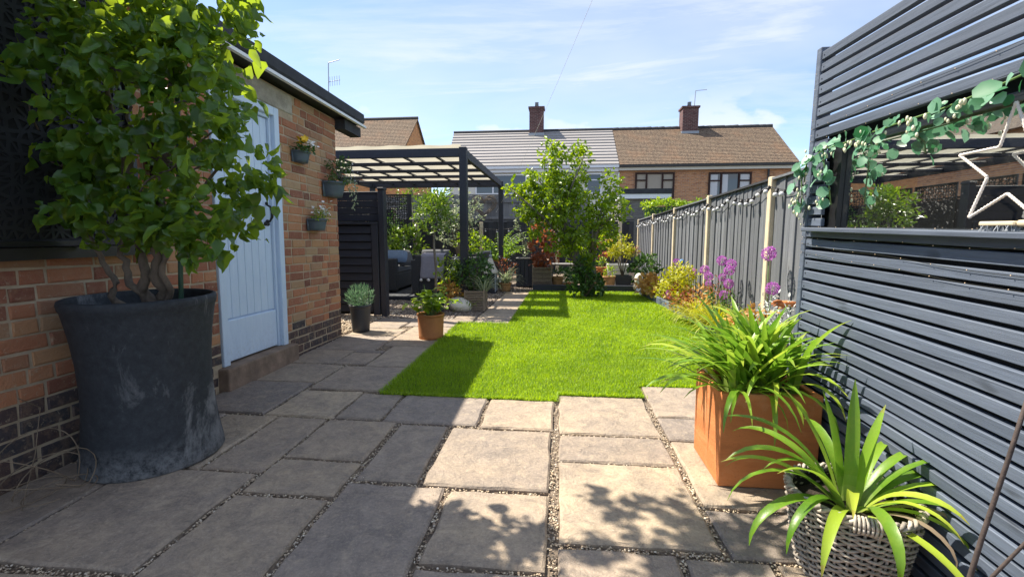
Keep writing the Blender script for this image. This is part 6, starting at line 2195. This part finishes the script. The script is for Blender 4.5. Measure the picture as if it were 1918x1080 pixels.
# ================================================================== SQUARE TERRACOTTA PLANTER
X0, X1, Y0, Y1, HT = .712, 1.130, 2.035, 2.420, .432
sp = thing('square_planter', 'square orange terracotta planter standing by the slatted screen', 'planter', ((X0 + X1) / 2, (Y0 + Y1) / 2, 0))
w, d, ww = (X1 - X0) / 2, (Y1 - Y0) / 2, .028
sh = MB()
def ring(a, b_, z): return [(-a, -b_, z), (a, -b_, z), (a, b_, z), (-a, b_, z)]
V = ring(w * .985, d * .985, 0.004) + ring(w, d, HT) + ring(w - ww, d - ww, HT) + ring(w - ww, d - ww, .30)
Fq = [(3, 2, 1, 0)]
for a in (0, 4, 8):
    for k in range(4):
        Fq.append((a + k, a + (k + 1) % 4, a + 4 + (k + 1) % 4, a + 4 + k))
sh.add(V, Fq)
bevel(sh.build('body', MT['terracotta_orange'], sp), .006, 2)
MB().box(-w + ww + .001, w - ww - .001, -d + ww + .001, d - ww - .001, .29, HT - .045).build('soil', MT['soil'], sp)
ag = thing('agapanthus', 'large clump of strappy agapanthus leaves in the square terracotta planter', 'plant', (.92, 2.23, .38))
rr = random.Random(2)
cents = [(.92 + rr.uniform(-.15, .15), 2.23 + rr.uniform(-.13, .13), .385) for _ in range(26)]
def lim(p): return p.x < 1.30
strap_clump(ag, cents, 150, (.32, .52), (.025, .039), (.85, 1.52), (.4, 1.7), 'strap', 5, keep=lim)
strap_clump(ag, [c for c in cents if c[0] < .92], 44, (.36, .54), (.023, .034), (.55, 1.0), (.9, 1.7), 'strap', 6, azr=(2.2, 3.9))
strap_clump(ag, [c for c in cents if c[1] < 2.22], 14, (.34, .50), (.018, .026), (.5, 1.0), (1.6, 2.6), 'strap', 7, azr=(4.0, 5.6), keep=lim)

# ================================================================== WICKER BASKET WITH AGAPANTHUS
BC = Vector((.965, 1.545, 0))
bk = thing('wicker_basket', 'round grey woven wicker basket in the right foreground', 'basket', BC)
HB = .27


def brad(z): return .130 + (.178 - .130) * (z / HB) ** .75


ns = 30
for k in range(ns):
    a = 2 * math.pi * k / ns
    MB().tube([(brad(z) * math.cos(a), brad(z) * math.sin(a), z) for z in np.linspace(.0, HB, 7)], .0042, 6).build('upright_cane', MT['wicker'], bk, True)
rowsn = 25
for j in range(rowsn):
    z = .008 + (HB - .022) * j / (rowsn - 1)
    pts = []
    for i in range(ns * 4 + 1):
        a = 2 * math.pi * i / (ns * 4)
        wv = math.cos(a * ns / 2 + (math.pi if j % 2 else 0)) * .0085
        rr_ = brad(z) + wv + .002
        pts.append((rr_ * math.cos(a), rr_ * math.sin(a), z + .0025 * math.sin(a * 5 + j) + random.uniform(-.0008, .0008)))
    MB().tube(pts, .0046, 5, cap=False).build('woven_strand', MT['wicker'], bk, True)
for q in range(3):
    pts = []
    for i in range(121):
        a = 2 * math.pi * i / 120
        ph = a * 16 + q * 2.094
        rr_ = brad(HB) + .002 + .009 * math.cos(ph)
        pts.append((rr_ * math.cos(a), rr_ * math.sin(a), HB + .004 + .009 * math.sin(ph)))
    MB().tube(pts, .0062, 5, cap=False).build('rim_braid', MT['wicker'], bk, True)
mb = MB()
for k in range(7):
    a0 = -2.05 + k * .055
    cc = Vector((brad(HB) * math.cos(a0), brad(HB) * math.sin(a0), HB - .004))
    rd = Vector((math.cos(a0), math.sin(a0), 0))
    mb.tube([cc + rd * (.020 * math.cos(t_ * .5236)) + Vector((0, 0, .024 * math.sin(t_ * .5236))) for t_ in range(13)], .0042, 5)
mb.build('handle_binding', MT['wicker'], bk, True)
MB().lathe([(.122, .004), (.165, .22), (.168, .262)], 24).build('liner', MT['black_board'], bk, True)
MB().lathe([(.166, .215), (.09, .226), (.001, .232)], 20).build('soil', MT['soil'], bk)
ag2 = thing('agapanthus', 'young agapanthus with broad arching leaves in the round wicker basket', 'plant', BC + Vector((0, 0, .22)))
LV = [  # azimuth deg, length, width, elevation, bend, tipcurl
    (178, .44, .034, 1.05, 1.5, .5), (190, .46, .034, .85, 1.6, 1.0), (200, .42, .034, .55, 1.55, 1.2), (215, .40, .034, .75, 1.9, .6), (230, .38, .033, .62, 1.7, .8), (160, .46, .034, 1.15, 1.2, .2), (262, .36, .036, .85, 2.3, .2), (285, .40, .036, .35, 1.15, .2),
    (118, .36, .042, 1.42, .25, 0), (70, .40, .040, 1.50, .15, 0), (30, .34, .036, 1.35, .35, 0), (145, .40, .038, 1.28, .5, .2), (20, .40, .034, 1.0, 1.4, .5), (5, .42, .034, .8, 1.4, .6), (-15, .42, .034, .85, 1.6, .6), (-30, .40, .032, .7, 1.7, .8), (-5, .40, .034, 1.05, 1.2, .2),
    (-45, .34, .030, .65, 1.9, .5), (40, .38, .032, .95, 1.3, .3), (205, .36, .030, 1.0, 1.0, .2), (172, .40, .030, .8, 1.1, .1), (90, .36, .032, 1.1, 1.2, .2), (240, .30, .030, 1.1, 1.5, .3), (310, .30, .030, 1.05, 1.5, .3), (135, .42, .034, .95, 1.3, .6), (152, .38, .032, .7, 1.3, .4),
    (-60, .30, .028, .95, 1.6, .2), (185, .34, .030, 1.2, 1.6, .5)]
rr = random.Random(8)
for (az, ln, wd, el_, bd, tcv) in LV:
    a = math.radians(az)
    b_ = BC + Vector((.028 * math.cos(a), .028 * math.sin(a), .215))
    strap_mesh(b_, a, ln * 1.06, wd * 1.02, el_, bd * (1.25 if bd > .6 else 1), 12, rr.uniform(-.4, .4), .35, tcv).build('leaf', MT['strap'], ag2, True, world=True)
for az, ln in ((300, .30), (330, .32), (60, .26)):
    a = math.radians(az)
    strap_mesh(BC + Vector((.05 * math.cos(a), .05 * math.sin(a), .22)), a, ln, .012, .7, 2.4, 10, 1.2, .3, .8).build('withered_leaf', MT['dead'], ag2, True, world=True)

# bare rose stems at the right edge of the frame
o = thing('bare_stems', 'bare brown plant stems rising at the right edge beside the basket', 'stems', (.98, 1.12, 0))
for k, pts in enumerate([[(.955, 1.13, .0), (.965, 1.12, .22), (.985, 1.11, .42), (1.010, 1.10, .62), (1.035, 1.08, .90)], [(.965, 1.12, .20), (1.00, 1.09, .34), (1.045, 1.06, .47), (1.08, 1.03, .55)], [(.985, 1.11, .30), (1.02, 1.12, .31), (1.07, 1.12, .315)]]):
    n = len(pts)
    MB().tube(pts, [.0062 * (1 - .45 * i / n) if k == 0 else .0042 * (1 - .4 * i / n) for i in range(n)], 8).build('stem', MT['dark_stem'], o, True, world=True)
pot('terracotta_pot', 'terracotta pot rim at the bottom right with bare stems', (.955, 1.13, 0), .11, .085, .17, 'terracotta', .010)

# ================================================================== DRESSING OF THE MIRROR SCREEN
def scr_pt(x, yl, z):
    """screen-local (offset x from the slat face, local y, z) to world"""
    c_, s_ = math.cos(.025), math.sin(.025)
    return Vector((SX + x, 2.40 + yl * c_ - z * s_, yl * s_ + z * c_))


# star
stc = (-1.020, 1.318)
R1, R2 = .160, .068
pts = []
for k in range(10):
    a = math.pi / 2 + k * math.pi / 5
    R = R1 if k % 2 == 0 else R2
    pts.append(scr_pt(-.020 + (.010 if k % 2 else 0), stc[0] + R * math.cos(a), stc[1] + R * math.sin(a)))
st = thing('star_light', 'white cord wrapped wire star leaning on the mirror', 'star', scr_pt(-.02, stc[0], 1.155))
for k in range(10):
    a, b_ = pts[k], pts[(k + 1) % 10]
    seg = [a.lerp(b_, i / 24) for i in range(25)]
    MB().tube(seg, [.0036 + (.0009 if i % 2 else -.0005) for i in range(25)], 7).build('rod', MT['rope'], st, True, world=True)

# hand brush on the sill
c0, c1 = scr_pt(-.028, -.985, 1.166), scr_pt(-.028, -1.30, 1.171)
br = thing('hand_brush', 'hand brush with grey bristles and wooden handle on the mirror sill', 'brush', c0)
d = (c1 - c0)
bevel(MB().bar(c0 + Vector((0, 0, .006)), c0 + d * .32 + Vector((0, 0, .006)), .028, .012).build('head', MT['post'], br, world=True), .003)
mb = MB()
rr = random.Random(1)
for k in range(170):
    u = rr.random()
    p = c0 + d * (.02 + .28 * u) + Vector((rr.uniform(-.014, .014), 0, .0))
    mb.tube([p + Vector((0, 0, .001)), p + Vector((rr.uniform(-.008, .008), rr.uniform(-.006, .006), -.013))], .0008, 3)
q = mb.build('bristles', MT['grey_flash'], br, world=True); q['kind'] = 'stuff'
MB().tube([c0 + d * .321 + Vector((0, 0, .006)), c0 + d * .5 + Vector((0, 0, .007)), c0 + d * .8 + Vector((0, 0, .006)), c0 + d], [.009, .011, .013, .010], 8).build('handle', MT['post'], br, True, world=True)

# eucalyptus garland
gl = thing('eucalyptus_garland', 'eucalyptus leaf garland with white berries hung across the mirror top', 'garland', scr_pt(-.03, -.1, 1.5))
vine = [(-.02, 1.36), (-.06, 1.45), (-.16, 1.49), (-.30, 1.495), (-.46, 1.500), (-.62, 1.505), (-.78, 1.515), (-.95, 1.53), (-1.12, 1.545), (-1.35, 1.56)]
drop1 = [(-.03, 1.45), (-.02, 1.38), (-.005, 1.30), (.01, 1.22)]
drop2 = [(-.16, 1.49), (-.20, 1.42), (-.22, 1.34), (-.235, 1.25)]
drop3 = [(-.46, 1.50), (-.50, 1.46), (-.53, 1.42)]
mb = MB()
rr = random.Random(15)
euc_m = []
for q in range(4):
    gg = np.random.default_rng(q + 90)
    T, F3 = leaf_template('round')
    L = leaf_verts(T, np.ones(1), .86, .2, .15, .012, gg)[0]
    euc_m.append(MB().add(L.tolist(), F3.tolist()).mesh('leaf', MT['euc'], True))
berry = MB()
MT['bud'] = M_plain('cream_bud', (.70, .70, .48), .6, .2, 40, 0)
nleaf = 0
for li, line in enumerate((vine, drop1, drop2, drop3)):
    pl = [scr_pt(-.028 - .012 * math.sin(i * 1.7), a, b_) for i, (a, b_) in enumerate(line)]
    mb.tube(pl, .003, 5)
    for a, b_ in zip(pl[:-1], pl[1:]):
        m = int((b_ - a).length / (.0135 if li == 0 else .012))
        for k in range(m):
            p = a.lerp(b_, rr.random()) + Vector((rr.uniform(-.03, .01), rr.gauss(0, .016), rr.gauss(0, .018) - .012))
            dd = Vector((rr.uniform(-.9, .15), rr.uniform(-1, 1), rr.uniform(-1, .6))).normalized()
            nn = Vector((-1, rr.uniform(-.7, .7), rr.uniform(-.3, .9))).normalized()
            sd = dd.cross(nn)
            if sd.length < .2: continue
            sd.normalize(); nn = sd.cross(dd)
            s = rr.uniform(.024, .046) if nleaf % 4 else rr.uniform(.045, .062)
            o = link_mesh('leaf', euc_m[nleaf % 4], gl)
            o.matrix_local = Matrix.Translation(p - gl.location) @ Matrix(((dd.x, sd.x, nn.x, 0), (dd.y, sd.y, nn.y, 0), (dd.z, sd.z, nn.z, 0), (0, 0, 0, 1))) @ Matrix.Scale(s, 4)
            nleaf += 1
            if rr.random() < .20:
                for _ in range(rr.randint(2, 5)):
                    berry.sphere(tuple(p + Vector((rr.uniform(-.04, -.01), rr.gauss(0, .018), rr.gauss(0, .016) - .02))), rr.uniform(.0035, .0062), 6, 4, sz=1.7)
mb.build('vine', MT['stem'], gl, True, world=True)
b_ = berry.build('white_berries', MT['bud'], gl, True, world=True); b_['kind'] = 'stuff'
print('garland leaves', nleaf)

# fairy lights on the screen
fy = thing('fairy_lights', 'thin fairy light wires with tiny warm bulbs strung across the slats', 'string lights', scr_pt(-.01, -.5, 1.1))
led_m = MB(); led_m.sphere((0, 0, 0), .0017, 6, 4); led_m = led_m.mesh('light', MT['led'], True)
for (za, zb, sag) in ((1.545, 1.575, .006), (1.60, 1.66, .004), (1.105, 1.118, .010), (1.075, 1.020, .006), (1.035, .985, .006), (1.155, 1.160, .002)):
    pl = []
    for i in range(41):
        u = i / 40
        pl.append(scr_pt(-.006, -.01 - 1.75 * u, za + (zb - za) * u - sag * math.sin(u * 9.4) ** 2))
    MB().tube(pl, .0009, 4).build('wire', MT['cable'], fy, world=True)
    for i in range(0, 41, 3):
        link_mesh('light', led_m, fy, pl[i] + Vector((-.003, 0, .001)) - fy.location)
for k in range(14):
    z = .96 + k * .068
    link_mesh('light', led_m, fy, scr_pt(-.008, -.006, z) - fy.location)

# a neighbouring roof beyond the left boundary, seen in the mirror
nh = thing('neighbour_house', 'brown roofed neighbour house beyond the left boundary, seen only in the mirror', 'house', (-15, 15, 0))
MB().box(-20, -11.3, 10.2, 19.8, -.05, 4.3).build('wall', MT['house_brick'], nh, world=True)
MB().add([(-11.0, 9.8, 4.25), (-11.0, 20.2, 4.25), (-15.5, 20.2, 6.4), (-15.5, 9.8, 6.4), (-20.2, 9.8, 4.25), (-20.2, 20.2, 4.25)], [(0, 1, 2, 3), (3, 2, 5, 4), (0, 3, 4), (1, 5, 2)]).build('roof', MT['brown_tile'], nh, world=True)
